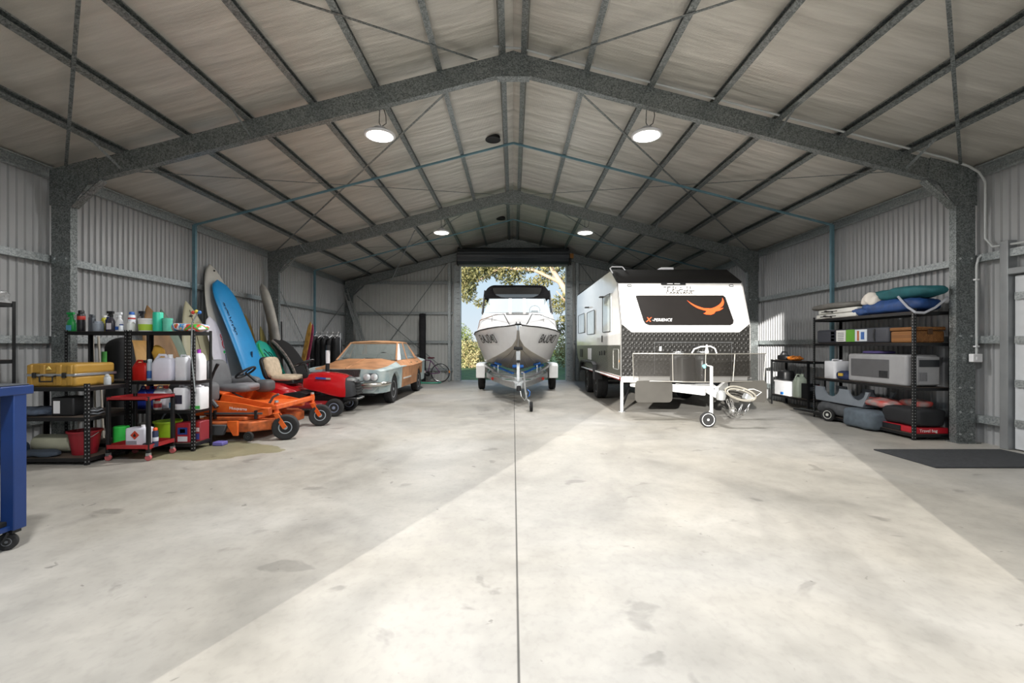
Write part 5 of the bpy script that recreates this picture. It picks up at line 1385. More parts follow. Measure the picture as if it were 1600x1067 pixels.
superbox(MB(), (-2.96, 16.4, .88), (.26, .14, .06), .7, 14, 8).build('saddle', mat('saddle_maroon', '#5a1f2c', .5), bk)
MB().tube([(-2.98, 16.4, .78), (-2.96, 16.4, .87)], .012, 6).build('seat_post', ALU, bk)
MB().tube([(-3.5, 16.12, .98), (-3.44, 16.25, .98), (-3.43, 16.4, .95), (-3.44, 16.55, .98), (-3.5, 16.68, .98)], .012, 6).build('handlebar', BLACK, bk)
MB().cyl((-3.08, 16.36, .30), (-3.08, 16.44, .30), .09, n=20).build('chainring', BLACKM, bk)
for s_ in (-1, 1): MB().bar((-3.08, 16.4+s_*.06, .30), (-3.08+s_*.14, 16.4+s_*.06, .30-s_*.08), .02, .02).build('crank', ALU, bk)
mb = MB().box(-2.32, -2.28, 16.38, 16.42, .34, .42); mb.build('reflector', mat('amber_lens'), bk)
t = thing('bike_stand', 'green tubular bike stand on the floor under the purple bicycle', 'bike stand', (-3.0, 15.9, 0))
MB().tube([(-3.35, 15.75, .03), (-2.60, 15.75, .03), (-2.55, 16.0, .03)], .025, 8).build('rail', mat('stand_green', '#3f9c80', .4), t)
MB().tube([(-3.3, 15.75, .03), (-3.35, 15.95, .25), (-3.25, 16.1, .03)], .02, 8).build('hoop', mat('stand_green'), t)

# ------------------------------------------------------------------ blue workbench at the left edge
BLU = mat('bench_blue', '#15336a', .4, .1, .08, 4)
wb = thing('workbench', 'heavy blue steel workbench on castors at the left edge', 'workbench', (-3.6, 2.4, 0))
MB().box(-3.95, -3.20, 1.8, 3.04, 1.0, 1.06).build('bench_top', BLU, wb, bevel=.006)
MB().box(-3.94, -3.21, 1.82, 3.02, 1.06, 1.07).build('top_mat', mat('bench_mat', '#3c4046', .8), wb, bevel=.004)
for (x, y) in ((-3.25, 2.96), (-3.9, 2.96), (-3.25, 1.9), (-3.9, 1.9)):
    MB().box(x-.045, x+.045, y-.04, y+.04, .13, 1.01).build('leg', BLU, wb, bevel=.006)
    c = tw(wb, (x-.02, y-.02, .055), .055, .035, .025, .5, mat('hub_grey', '#6c6f73', .5), 'castor_wheel')
    MB().box(x-.04, x+.03, y-.035, y+.02, .11, .13).build('castor_plate', BLACKM, wb)
    MB().bar((x, y-.03, .12), (x-.02, y-.05, .06), .03, .012).build('castor_fork', BLACKM, wb)
MB().box(-3.9, -3.23, 1.9, 2.96, .13, .16).build('lower_rail', BLU, wb, bevel=.004)
MB().box(-3.88, -3.25, 1.92, 2.94, .16, .19).build('lower_shelf', DARK, wb, bevel=.004)
# ------------------------------------------------------------------ black slotted shelving
HOLE = mat('slot_grey', '#8d8f90', .6)
BOARDM = mat('shelf_board', '#4a4038', .7, 0, .2, 6)
def shelf_unit(label, x0, x1, y0, y1, h, levels, group=None, name='shelving_unit', holes=True, face='y'):
    t = thing(name, label, 'shelf', ((x0+x1)/2, (y0+y1)/2, 0), group)
    w = .038; th = .003
    for (cx, sx) in ((x0, 1), (x1, -1)):
        for (cy, sy) in ((y0, 1), (y1, -1)):
            L = [(cx, cy), (cx+sx*w, cy), (cx+sx*w, cy+sy*th), (cx+sx*th, cy+sy*th), (cx+sx*th, cy+sy*w), (cx, cy+sy*w)]
            p = MB().prism(L, 'z', 0, h).build('post', BLACKM, t)
            if holes and (cy == y0 or (face == 'x' and True)):
                mb = MB()
                n = int(h/.042)
                for k in range(n):
                    z = .03 + k*.042
                    mb.box(*sorted((cx+sx*.014, cx+sx*.024)), *sorted((cy-sy*.0015, cy)), z, z+.014)
                    mb.box(*sorted((cx-sx*.0015, cx)), *sorted((cy+sy*.014, cy+sy*.024)), z, z+.014)
                mb.build('slot', HOLE, p)['kind'] = 'stuff'
    for z in levels:
        s = MB()
        s.box(x0+.004, x1-.004, y0+.002, y0+.016, z-.045, z-.004); s.box(x0+.004, x1-.004, y1-.016, y1-.002, z-.045, z-.004)
        s.box(x0+.004, x0+.018, y0+.016, y1-.016, z-.045, z-.004); s.box(x1-.018, x1-.004, y0+.016, y1-.016, z-.045, z-.004)
        s.build('shelf_beam', BLACKM, t)
        MB().box(x0+.006, x1-.006, y0+.006, y1-.006, z-.004, z).build('shelf_board', BOARDM, t)
    return t
LEFT = 'black slotted shelving along the left side'
shelf_unit('low black shelf unit with yellow hard case on top', -5.70, -4.70, 5.02, 5.56, .90, (.08, .53, .86), LEFT)
shelf_unit('tall black shelf with white jugs, next to the orange mower', -4.80, -3.99, 5.68, 6.03, 1.515, (.10, .515, .88, 1.50), LEFT)
shelf_unit('tall black shelf behind the yellow hard case', -5.60, -4.82, 5.68, 6.03, 1.515, (.10, .50, .88, 1.50), LEFT)
shelf_unit('black shelf at far left edge with plastic bag on top', -6.34, -5.76, 4.88, 5.27, 1.83, (.08, 1.16, 1.81), LEFT)
o = superbox(MB(), (-5.96, 5.14, 1.885), (.36, .30, .17), .6, 30, 18, amp=.09, freq=9).build('plastic_bag', mat('clear_plastic', '#c9cbcc', .2, alpha=.55), loc=(-5.96, 5.14, 1.81))
tag(o, 'crumpled clear plastic bag on top of the far left shelf', 'bag')
o = superbox(MB(), (-5.97, 5.1, 1.27), (.36, .2, .22), .6, 20, 12, amp=.05, freq=7).build('dark_bag', mat('dark_nylon', '#1c1d20', .8), loc=(-5.97, 5.1, 1.16))
tag(o, 'dark nylon bag on the middle shelf at far left edge', 'bag')

# ------------------------------------------------------------------ containers
def can(x, y, z, r, h, col, capcol, label, cat='spray can', name='spray_can', band=None, group='bottles and cans on the top shelf', rough=.3):
    t = thing(name, label, cat, (x, y, z), group)
    b = MB().lathe([(0, .001), (r*.95, .001), (r, .008), (r, h*.78), (r*.9, h*.83), (r*.55, h*.86), (r*.5, h*.87), (0, h*.87)], (x, y, z), n=20).build('body', mat('c_'+col, col, rough), t)
    MB().lathe([(r*.55, h*.84), (r*.75, h*.86), (r*.75, h*.96), (r*.6, h), (0, h)], (x, y, z), n=16).build('cap', mat('c_'+capcol, capcol, .4), t)
    if band: MB().lathe([(r*1.01, h*band[1]), (r*1.02, h*band[1]+.001), (r*1.02, h*band[2]), (r*1.01, h*band[2]+.001)], (x, y, z), n=20).build('paper_label', mat('c_'+band[0], band[0], .5), t)
    return t
def trigger(x, y, z, w, h, col, headcol, label, band=None, flip=1, group='bottles and cans on the top shelf'):
    t = thing('spray_bottle', label, 'spray bottle', (x, y, z), group)
    r = w/2
    rings = [[(x+a*r*k, y+b*r*.7*k, z+q*h) for a, b in [(math.cos(i*.3142), math.sin(i*.3142)) for i in range(20)]] for q, k in ((0, .92), (.02, 1), (.4, 1), (.55, .8), (.66, .42), (.72, .38))]
    MB().loft(rings).build('body', mat('c_'+col, col, .35), t)
    mb = MB().cyl((x, y, z+h*.71), (x, y, z+h*.8), r*.42, n=14); mb.box(x-r*1.0, x+r*.6, y-.014, y+.014, z+h*.86, z+h*.98) if flip > 0 else mb.box(x-r*.6, x+r*1.0, y-.014, y+.014, z+h*.86, z+h*.98)
    mb.box(x-.012, x+.014, y-.012, y+.012, z+h*.78, z+h*.88)
    mb.build('spray_head', mat('c_'+headcol, headcol, .4), t, bevel=.003)
    MB().bar((x-flip*r*.55, y, z+h*.86), (x-flip*r*.8, y, z+h*.74), .01, .008).build('trigger_lever', mat('c_'+headcol, headcol, .4), t)
    if band: MB().box(x-r*.6, x+r*.6, y-r*.74, y-r*.70, z+h*band[1], z+h*band[2]).build('paper_label', mat('c_'+band[0], band[0], .5), t)
    return t
def jug(x, y, z, w, d, h, col, capcol, label, band=None, handle='loop', name='jug', group=None, capx=.22, rough=.4):
    """square shouldered container with a handle"""
    t = thing(name, label, 'container', (x, y, z), group)
    m = mat('c_'+col, col, rough)
    rings = []
    for q, k, e in ((0, .95, .3), (.02, 1, .3), (.62, 1, .3), (.78, .86, .45), (.86, .55, .6)):
        rings.append([(x + (k-1)*w*0 + math.copysign(abs(math.cos(i*.2618))**e, math.cos(i*.2618))*w/2*k, y + math.copysign(abs(math.sin(i*.2618))**e, math.sin(i*.2618))*d/2*k, z+q*h) for i in range(24)])
    if handle == 'flat': rings = rings[:3] + [[(p[0], p[1], z+h*.88) for p in rings[2]], [(x+(p[0]-x)*.9, y+(p[1]-y)*.9, z+h*.92) for p in rings[2]]]
    MB().loft(rings).build('body', m, t, angle=50)
    if handle == 'loop': MB().tube([(x-w*.42, y, z+h*.55), (x-w*.46, y, z+h*.8), (x-w*.30, y, z+h*.96), (x-w*.02, y, z+h*.95), (x+w*.08, y, z+h*.82)], w*.07, 10).build('handle', m, t)
    elif handle == 'flat': MB().tube([(x-w*.3, y, z+h*.90), (x-w*.28, y, z+h*.99), (x+w*.05, y, z+h*.99), (x+w*.08, y, z+h*.90)], .012, 8).build('handle', m, t)
    MB().cyl((x+w*capx, y, z+h*.84), (x+w*capx, y, z+h*.98), min(.028, w*.17), n=14).build('cap', mat('c_'+capcol, capcol, .4), t)
    if band: MB().box(x-w*.36, x+w*.30, y-d*.5-.003, y-d*.5+.004, z+h*band[1], z+h*band[2]).build('paper_label', mat('c_'+band[0], band[0], .5), t)
    return t
def px(v, Y): return (v-802)*Y/711
TZ = 1.50; TY = 5.80
trigger(px(112, TY), TY, TZ, .11, .25, '#1f9a4c', '#1f9a4c', 'green cleaner bottle, leftmost on the top shelf', ('#5f9fc4', .05, .32))
can(px(127, TY), TY, TZ, .042, .27, '#232327', '#1a1a1c', 'black spray can with red band next to the green bottle', band=('#b8352c', .55, .72))
can(px(143, TY), TY, TZ, .030, .22, '#585d63', '#585d63', 'slim grey flask, third from the left on the top shelf', 'flask', 'flask')
can(px(149, TY), TY-.03, TZ, .028, .21, '#50565e', '#43484e', 'slim grey canister touching the slim grey flask', 'canister', 'canister')
can(px(155, TY), TY+.08, TZ, .034, .21, '#c9c23e', '#d8d8d4', 'yellow bottle with white cap behind the short grey pot', 'bottle', 'bottle')
can(px(157.5, TY), TY-.03, TZ, .056, .13, '#8d96a2', '#9aa2ae', 'short grey-blue plastic pot on the top shelf', 'pot', 'plastic_pot')
can(px(165, TY), TY+.05, TZ, .036, .19, '#1f2a57', '#1f2a57', 'dark navy canister behind the black trigger bottle', 'canister', 'canister')
trigger(px(174, TY), TY, TZ, .10, .265, '#3a3740', '#141415', 'dark trigger bottle with white label on the top shelf', ('#d9d4dc', .1, .4))
trigger(px(187, TY), TY, TZ, .095, .25, '#e9eaee', '#eceef2', 'white trigger bottle with blue label on the top shelf', ('#2c5aa8', .08, .25))
can(px(195, TY), TY-.05, TZ, .028, .09, '#dfe4ea', '#2d4f96', 'tiny white jar with blue lid right of the white trigger bottle', 'jar', 'jar')
can(px(200, TY), TY+.05, TZ, .026, .20, '#c9d3dc', '#7fa0c0', 'slim pale blue bottle behind the tiny jar', 'bottle', 'bottle')
can(px(206, TY), TY, TZ, .038, .25, '#e4e9f0', '#2a62b4', 'white aerosol can with blue and red top', band=('#b53a3a', .62, .70))
can(px(212, TY), TY-.07, TZ, .045, .12, '#d6dad9', '#e6e8e8', 'small square white tub in front of the black pump bottle', 'tub', 'tub')
trigger(px(217, TY), TY+.06, TZ, .09, .27, '#1b1b1e', '#1b1b1e', 'black pump bottle behind the white tub on the top shelf')
t = thing('paint_tub', 'white and green plastic tub with lid on the top shelf', 'tub', (px(229, TY), TY, TZ), 'bottles and cans on the top shelf')
cx = px(229, TY)
MB().lathe([(0, .001), (.078, .001), (.085, .14), (0, .14)], (cx, TY, TZ), n=28).build('body', mat('c_#e3e5e2', '#e3e5e2', .4), t)
MB().lathe([(.0805, .012), (.0815, .013), (.0855, .09), (.0835, .091)], (cx, TY, TZ), n=28).build('green_label', mat('c_#a8c83c', '#a8c83c', .5), t)
MB().lathe([(.087, .138), (.090, .142), (.090, .165), (0, .168)], (cx, TY, TZ), n=28).build('lid', WHITEP, t)
t = MB().lathe([(0, .001), (.054, .001), (.056, .01), (.056, .235), (.05, .245), (0, .245)], (px(247, TY), TY, TZ), n=24).build('cup_stack', mat('turquoise_plastic', '#2fbd9c', .4), loc=(px(247, TY), TY, TZ)); tag(t, 'tall turquoise cylinder on the top shelf', 'cylinder', 'bottles and cans on the top shelf')
t = thing('storage_jar', 'translucent turquoise jar with lid right of the tall turquoise cylinder', 'jar', (px(260, TY), TY+.02, TZ), 'bottles and cans on the top shelf')
MB().lathe([(0, .001), (.05, .001), (.055, .14), (0, .14)], (px(260, TY), TY+.02, TZ), n=24).build('body', mat('turquoise_clear', '#6cc9b0', .2, alpha=.8), t)
MB().lathe([(.057, .14), (.057, .17), (0, .172)], (px(260, TY), TY+.02, TZ), n=24).build('lid', mat('turquoise_clear'), t)
def rainbow():
    m, nt, b, tc = nodes_of('rainbow_print', .35)
    n = nt.nodes.new('ShaderNodeTexNoise'); n.inputs['Scale'].default_value = 7; nt.links.new(tc.outputs['Object'], n.inputs['Vector'])
    r = nt.nodes.new('ShaderNodeValToRGB'); cr = r.color_ramp; cr.interpolation = 'CONSTANT'
    cols = ['#d8d8dc', '#c9b08a', '#3f8fd0', '#d8d8dc', '#d04a38', '#4fb04a', '#e4e4e6']
    cr.elements[0].position = 0; cr.elements[0].color = lin(cols[0]); cr.elements[1].position = .34; cr.elements[1].color = lin(cols[1])
    for p, c in zip((.40, .46, .54, .60, .66), cols[2:]):
        e = cr.elements.new(p); e.color = lin(c)
    nt.links.new(n.outputs[0], r.inputs[0]); nt.links.new(r.outputs[0], b.inputs['Base Color']); return m
t = superbox(MB(), (px(299, TY), TY, TZ+.05), (.42, .26, .11), .6, 30, 14, amp=.025, freq=8).build('plastic_bag', rainbow(), loc=(px(299, TY), TY, TZ)); tag(t, 'bag of rainbow coloured packaging at the right end of the top shelf', 'bag')
t = thing('flower_wand', 'curved metal rod with red and yellow tips clipped to the shelf end', 'rod', (px(327, 5.9), 5.9, 1.0))
MB().tube([(px(327, 5.9), 5.64, .75), (px(321, 5.9), 5.64, 1.2), (px(324, 5.9), 5.62, 1.6), (px(334, 5.9), 5.6, 1.72)], .008, 6).build('rod', GALV_L, t)
for dx, c in ((-.04, '#c23a2e'), (.0, '#d8c03a'), (.04, '#2f6fb8')): MB().ball((px(332, 5.9)+dx, 5.6, 1.74+abs(dx)*-.3), .022).build('tip', mat('c_'+c, c, .4), t)
# middle shelf of the right-hand unit
SG = 'containers on the middle shelf'; Z2 = .88; Y2_ = 5.82
can(px(208, Y2_), Y2_, Z2, .036, .15, '#d8dee8', '#3a78b8', 'small white tin with blue top left of the red jerry can', 'tin', 'tin', group=SG)
jug(px(223, Y2_), Y2_, Z2, .19, .14, .26, '#c2231c', '#1a1a1c', 'red plastic jerry can on the shelf', name='jerry_can', group=SG)
can(px(239, Y2_), Y2_-.05, Z2, .032, .27, '#aebcc8', '#c8d4de', 'slim clear bottle with blue contents between red can and white jug', 'bottle', 'bottle', band=('#2d5a9a', .1, .45), group=SG)
jug(px(262, Y2_), Y2_-.03, Z2, .26, .17, .335, '#dcdcea', '#e6e6ea', 'big white jug with round handle in the middle of the shelf', group=SG)
jug(px(289, Y2_), Y2_, Z2, .15, .17, .32, '#e2e4ea', '#e6e6ea', 'square white container right of the big round-handled jug', handle='flat', group=SG)
jug(px(311, Y2_), Y2_, Z2, .12, .14, .40, '#e8e6ea', '#a43ab4', 'tall white bottle with purple cap at the shelf end', group=SG, capx=0)
t = superbox(MB(), (px(249, 5.95), 5.95, Z2+.22), (.13, .12, .44), .6, 22, 18, amp=.05, freq=9).build('work_gloves', mat('glove_tan', '#c79a3c', .8), loc=(px(249, 5.95), 5.95, Z2)); tag(t, 'tan rubber glove standing behind the white jug', 'glove')
# lower shelf
Z3 = .515; LG = 'containers on the lower shelf'
jug(px(222, Y2_), Y2_+.05, Z3, .13, .13, .29, '#22348c', '#b82a28', 'dark blue oil bottle with red cap behind the red cart', group=LG)
jug(px(236, Y2_), Y2_+.05, Z3, .12, .13, .29, '#26398f', '#b82a28', 'dark blue oil bottle with red cap, next to white one', group=LG)
jug(px(250, Y2_), Y2_+.05, Z3, .17, .15, .30, '#dddde4', '#b82a28', 'white jug with red cap behind the red cart', group=LG)
can(px(254, Y2_), Y2_-.08, Z3, .042, .13, '#e4e4e4', '#c22a2a', 'short white tin with red band under the cart tray level', 'tin', 'tin', band=('#b8323a', .2, .6), group=LG)
can(px(277, Y2_), Y2_-.08, Z3, .036, .15, '#d3dfe8', '#dfe7ee', 'small white can with light blue label left of labelled jerry can', 'tin', 'tin', band=('#3a8fc4', .15, .6), group=LG)
jg = jug(px(290, Y2_), Y2_-.04, Z3, .15, .17, .30, '#e9e9ee', '#e6e6ea', 'white jerry can with dark square label on lower shelf', handle='flat', name='jerry_can', band=('#2c2c3c', .25, .62), group=LG)
jg = jug(px(314, Y2_), Y2_-.02, Z3, .135, .18, .30, '#ecebef', '#e6e6ea', 'white square jerry can with green bottom at the shelf end', handle='flat', name='jerry_can', group=LG)
MB().box(px(314, Y2_)-.06, px(314, Y2_)+.06, Y2_-.113, Y2_-.106, Z3+.01, Z3+.05).build('green_stripe', mat('c_#3fa348', '#3fa348', .5), jg)
# bottom shelf
def bucket(x, y, z, r0, r1, h, col, label, group=None):
    t = thing('bucket', label, 'bucket', (x, y, z), group)
    MB().lathe([(0, .002), (r0, .002), (r1, h), (r1+.012, h), (r1+.012, h-.02), (r1-.006, h-.012), (r0-.008, .012), (0, .012)], (x, y, z), n=32).build('body', mat('c_'+col, col, .45), t)
    MB().tube([(x+r1*math.cos(a*.5236), y-r1-.012*(0 < a < 6), z+h-.02-.10*math.sin(a*.5236)) if False else (x+(r1+.01)*math.cos(a*.5236), y-(r1*.72)*math.sin(a*.5236), z+h-.02-.08*math.sin(a*.5236)) for a in range(7)], .004, 5).build('handle', ALU, t)
    return t
bucket(px(256, 5.8)+.02, 5.84, .10, .10, .145, .26, '#a4cc2a', 'lime green bucket on the bottom shelf behind the cart')
def carton(x0, x1, y0, y1, z0, z1, col, label, labcols, group=None, name='product_box', cat='box'):
    t = thing(name, label, cat, ((x0+x1)/2, (y0+y1)/2, z0), group)
    MB().box(x0, x1, y0, y1, z0, z1).build('carton', mat('c_'+col, col, .4), t, bevel=.01)
    for (a, b2, c, d2, cc) in labcols:
        MB().box(x0+(x1-x0)*a, x0+(x1-x0)*b2, y0-.003, y0+.003, z0+(z1-z0)*c, z0+(z1-z0)*d2).build('printed_panel', mat('c_'+cc, cc, .4), t)
    return t
carton(px(276, 5.75), px(299, 5.75), 5.72, 5.9, .10, .345, '#a02430', 'red product tub with blue star print on bottom shelf', [(.2, .85, .42, .78, '#2a3f80'), (.35, .7, .5, .7, '#d8d8c8'), (.2, .85, .06, .32, '#d4d2d6')])
carton(px(303, 5.85), px(317, 5.85), 5.8, 5.98, .10, .35, '#8c2f38', 'narrow red and blue product pack at the bottom shelf end', [(.1, .9, .1, .4, '#34468c'), (.3, .9, .5, .7, '#d8c8c8'), (.3, .9, .75, .98, '#b83230')])
t = MB().box(-3.96, -3.82, 5.98, 6.1, 0, .05).build('tape_box', mat('lilac_box', '#6a64a8', .5), loc=(-3.9, 6.0, 0), bevel=.012); tag(t, 'small purple box on the floor beside the shelf foot', 'box')

# yellow case on the low unit
t = thing('hard_case', 'mustard yellow hard case with silver band on the low shelf', 'case', (-5.13, 5.3, .86))
YEL = mat('case_yellow', '#a88236', .45, 0, .06, 5)
for z0, z1 in ((.86, .985), (1.0, 1.12)):
    mb = MB(); mb.box(-5.40, -4.86, 5.05, 5.56, z0, z1); mb.build('case_half', YEL, t, bevel=.03, segs=3)
for x in (-5.36, -5.22, -5.04, -4.92): MB().box(x-.03, x+.03, 5.038, 5.56, .875, 1.108).build('moulded_rib', YEL, t, bevel=.012)
MB().box(-5.407, -4.852, 5.036, 5.57, .978, 1.008).build('silver_band', ALU, t, bevel=.004)
MB().tube([(-5.20, 5.03, .985), (-5.20, 4.995, .98), (-5.20, 4.995, .925), (-5.06, 4.995, .925), (-5.06, 4.995, .98), (-5.06, 5.03, .985)], .009, 6).build('handle', BLACK, t)
for x in (-5.30, -4.97): MB().box(x-.018, x+.018, 5.022, 5.04, .965, 1.02).build('latch', BLACK, t, bevel=.003)
MB().prism([(-5.17, 1.055), (-5.11, 1.055), (-5.14, 1.09)], 'y', 5.030, 5.04).build('triangle_mark', mat('c_#e0c878', '#e0c878', .5), t)
can(-4.78, 5.36, .86, .035, .11, '#aeb4b8', '#aeb4b8', 'small silver tin right of the yellow case', 'tin', 'tin', group=None)
can(-4.86, 5.44, .86, .03, .12, '#9aa0a4', '#b4b8ba', 'thin silver tin tucked beside the case corner', 'tin', 'tin', group=None)
for k, (x, lb) in enumerate(((-5.86, 'pale wooden pole leaning behind the case, left of two'), (-5.76, 'pale wooden pole leaning behind the case, right of two'))):
    t = MB().cyl((x+.18, 6.2, 0), (x, 6.34-.02*k, 1.45), .013, n=8).build('timber_pole', mat('pole_pale', '#b8b0a4', .6), loc=(x, 6.2, 0)); tag(t, lb, 'pole', 'poles behind the shelves')
t = MB().cyl((-5.52, 6.14, 1.0), (-5.52, 6.14, 1.24), .03, n=12).build('green_tube', mat('tube_green', '#3f8c3a', .5), loc=(-5.52, 6.14, 1.0)); tag(t, 'short green tube behind the yellow case', 'tube')
t = superbox(MB(), (-5.66, 6.55, .72), (.30, .3, 1.44), .5, 22, 20, amp=.05, freq=4).build('black_tarpaulin', mat('tarp_black', '#17181a', .8), loc=(-5.66, 6.55, 0)); tag(t, 'tall folded black cover standing behind the shelves', 'cover')
# things on the low unit's lower levels
t = thing('battery_charger', 'black box with pale sticker on middle level of low shelf', 'charger', (-5.05, 5.2, .53))
MB().box(-5.18, -4.93, 5.1, 5.35, .53, .74).build('housing', BLACK, t, bevel=.015)
MB().box(-5.15, -5.08, 5.095, 5.102, .56, .70).build('sticker', WHITEP, t)
t = superbox(MB(), (-5.42, 5.2, .575), (.42, .3, .09), .6, 30, 12, amp=.05, freq=7).build('folded_cloth', mat('stripe_cloth', '#4c5666', .9, 0, .4, 12), loc=(-5.55, 5.2, .53)); tag(t, 'crumpled grey-blue cloth left of the black charger', 'cloth')
t = thing('cable_coil', 'loose black cables and chargers right of the sticker box', 'cable', (-4.83, 5.2, .53))
for k in range(4): MB().tube([(-4.83+(.07-.008*k)*math.cos(a*.4), 5.25+(.1-.01*k)*math.sin(a*.4), .545+.016*k+.006*math.sin(a*2)) for a in range(16)], .009, 6, closed=True).build('loop', BLACK if k % 2 else mat('c_#8f949a', '#8f949a', .5), t)
bucket(-4.93, 5.24, .08, .11, .15, .27, '#8c1a26', 'dark red bucket on the bottom of the low shelf')
t = MB().lathe([(0, 0), (.09, .0), (.1, .02), (.1, .42), (.09, .44), (0, .44)], (-5.53, 5.30, .19), 'x', 24).build('foam_roll', mat('roll_cream', '#a3a28e', .7), loc=(-5.4, 5.25, .08)); tag(t, 'cream rolled mat lying left of the red bucket', 'roll')
t = superbox(MB(), (-5.28, 5.1, .115), (.42, .16, .075), .6, 26, 12, amp=.03, freq=8).build('folded_jeans', mat('denim', '#39424e', .9), loc=(-5.28, 5.1, .08)); tag(t, 'dark blue-grey folded cloth in front of the cream roll', 'cloth')
t = thing('power_tool', 'dark tool with red button left of the cream roll', 'tool', (-5.62, 5.12, .08))
superbox(MB(), (-5.55, 5.12, .16), (.15, .14, .16), .7, 20, 12).build('body', mat('tool_navy', '#1c2a3a', .5), t)
MB().ball((-5.53, 5.05, .18), (.03, .015, .03)).build('button', mat('c_#b8352c'), t)
t = bucket(-5.93, 5.09, .08, .12, .15, .28, '#1fa08c', 'turquoise bucket low on the far left shelf')

# red tool cart
ct = thing('tool_cart', 'red two-tray cart on castors in front of the shelves', 'cart', (-4.41, 5.40, 0))
REDC = mat('cart_red', '#972528', .4)
def tray(z, h):
    mb = MB()
    x0, x1, y0, y1 = -4.665, -4.155, 5.19, 5.61
    mb.prism(rrect(x0, x1, y0, y1, .04), 'z', z, z+.012)
    o = rrect(x0, x1, y0, y1, .04); i_ = rrect(x0+.014, x1-.014, y0+.014, y1-.014, .03)
    n = len(o)
    vs = [(a, b2, z) for a, b2 in o] + [(a, b2, z+h) for a, b2 in o] + [(a, b2, z+h) for a, b2 in i_] + [(a, b2, z+.01) for a, b2 in i_]
    fs = []
    for k in range(3):
        for j in range(n): fs.append((k*n+j, k*n+(j+1) % n, (k+1)*n+(j+1) % n, (k+1)*n+j))
    mb.add(vs, fs); return mb.build('tray', REDC, ct, angle=40)
tray(.13, .055); tray(.69, .04)
for (x, y) in ((-4.64, 5.215), (-4.18, 5.215), (-4.64, 5.585), (-4.18, 5.585)):
    p = MB().box(x-.018, x+.018, y-.018, y+.018, .09, .735).build('post', BLACKM, ct, bevel=.004)
    wc = MB().lathe([(0, -.014), (.032, -.014), (.036, -.006), (.036, .006), (.032, .014), (0, .014)], (x, y, .037), 'y', 20).build('castor_wheel', mat('castor_red', '#b05a5c', .5), ct)
    MB().box(x-.016, x+.016, y-.022, y+.022, .06, .09).build('castor_fork', ALU, wc)
t = thing('solvent_jug', 'white solvent container with red hazard diamond on the cart', 'container', (px(212, 5.3), 5.38, .145))
cx = px(212, 5.3)
jb = MB().box(cx-.12, cx+.12, 5.29, 5.43, .145, .36).build('body', mat('c_#d8d8e2', '#d8d8e2', .4), t, bevel=.02)
MB().prism([(cx-.05, .28), (cx, .23), (cx+.05, .28), (cx, .33)], 'y', 5.284, 5.291).build('hazard_diamond', mat('hazard_red', '#c0452e', .5), t)
MB().prism([(cx-.012, .262), (cx+.012, .262), (cx+.016, .275), (cx+.002, .302), (cx-.014, .28)], 'y', 5.281, 5.285).build('flame_symbol', BLACK, t)
for z in (.175, .19, .205): MB().box(cx-.10, cx+.02, 5.286, 5.291, z, z+.005).build('print_line', BLACK, t)
MB().cyl((cx+.04, 5.36, .355), (cx+.04, 5.36, .39), .02, n=12).build('cap', WHITEP, t)
can(px(248, 5.35), 5.30, .145, .030, .22, '#2c3350', '#e25a24', 'navy spray can with orange cap on the cart', band=('#c8cad2', .3, .5), group=None)
t = MB().lathe([(0, 0), (.078, 0)] + [(.078 + (.003 if k % 2 else 0), .01+k*.012) for k in range(16)] + [(.07, .205), (0, .205)], (px(184, 5.45), 5.5, .145), n=26).build('line_spool', mat('spool_green', '#35c04c', .45), loc=(px(184, 5.45), 5.5, .145)); tag(t, 'bright green ribbed spool at the back of the cart', 'spool')
t = superbox(MB(), (px(237, 5.3), 5.27, .17), (.14, .08, .05), .6, 16, 10, amp=.02, freq=20).build('rag', mat('rag_dark', '#3a3640', .9, 0, .5, 30), loc=(px(237, 5.3), 5.27, .145)); tag(t, 'dark crumpled rag beside the orange-capped can', 'rag')

# ------------------------------------------------------------------ right-hand shelving
shelf_unit('tall black shelf by the near right column, piled with camping gear', 5.58, 6.12-.02, 6.34, 8.47, 1.84, (.085, .735, 1.36, 1.80), 'black slotted shelving along the right wall', face='x')
lb = shelf_unit('low black bench shelf beyond the tall right-hand unit', 5.86, 6.22, 9.05, 10.35, 1.01, (.24, 1.0), 'black slotted shelving along the right wall', holes=False)
def soft(name, label, cat, c, size, m, e=.5, amp=.03, freq=6, seed=0, group=None, n=32, mm=16):
    o = superbox(MB(), c, size, e, n, mm, amp=amp, freq=freq, seed=seed).build(name, m, loc=(c[0], c[1], c[2]-size[2]/2), angle=60)
    return tag(o, label, cat, group)
# top
for k, z in enumerate((1.80, 1.885)):
    t = thing('folding_table', ('lower' if k == 0 else 'upper') + ' of two white folded plastic cases on the top shelf', 'case', (5.83, 7.95, z), 'white folded cases')
    MB().box(5.60+.02*k, 6.06, 7.45, 8.42-.03*k, z+.002, z+.078).build('panel', mat('c_#d9d8d2', '#d9d8d2', .4), t, bevel=.018)
    MB().tube([(5.595+.02*k, 8.0, z+.02), (5.56+.02*k, 8.0, z+.03), (5.56+.02*k, 8.16, z+.05), (5.595+.02*k, 8.16, z+.055)], .009, 6).build('handle', BLACK, t)
    MB().box(5.592+.02*k, 5.605+.02*k, 7.9, 8.3, z+.033, z+.045).build('seam', BLACK, t)
soft('canvas_bag', 'crumpled grey bag lying over the white cases', 'bag', (5.84, 8.08, 2.02), (.52, 1.25, .11), mat('bag_grey', '#6f6d69', .85, 0, .2, 8), .6, .07, 5, 2)
NAVY = mat('tarp_navy', '#1c3f74', .6, 0, .25, 8)
soft('tent_bag', 'long blue tent bag on the top shelf near the column', 'bag', (5.85, 6.92, 1.91), (.48, 1.12, .22), NAVY, .55, .07, 6, 4)
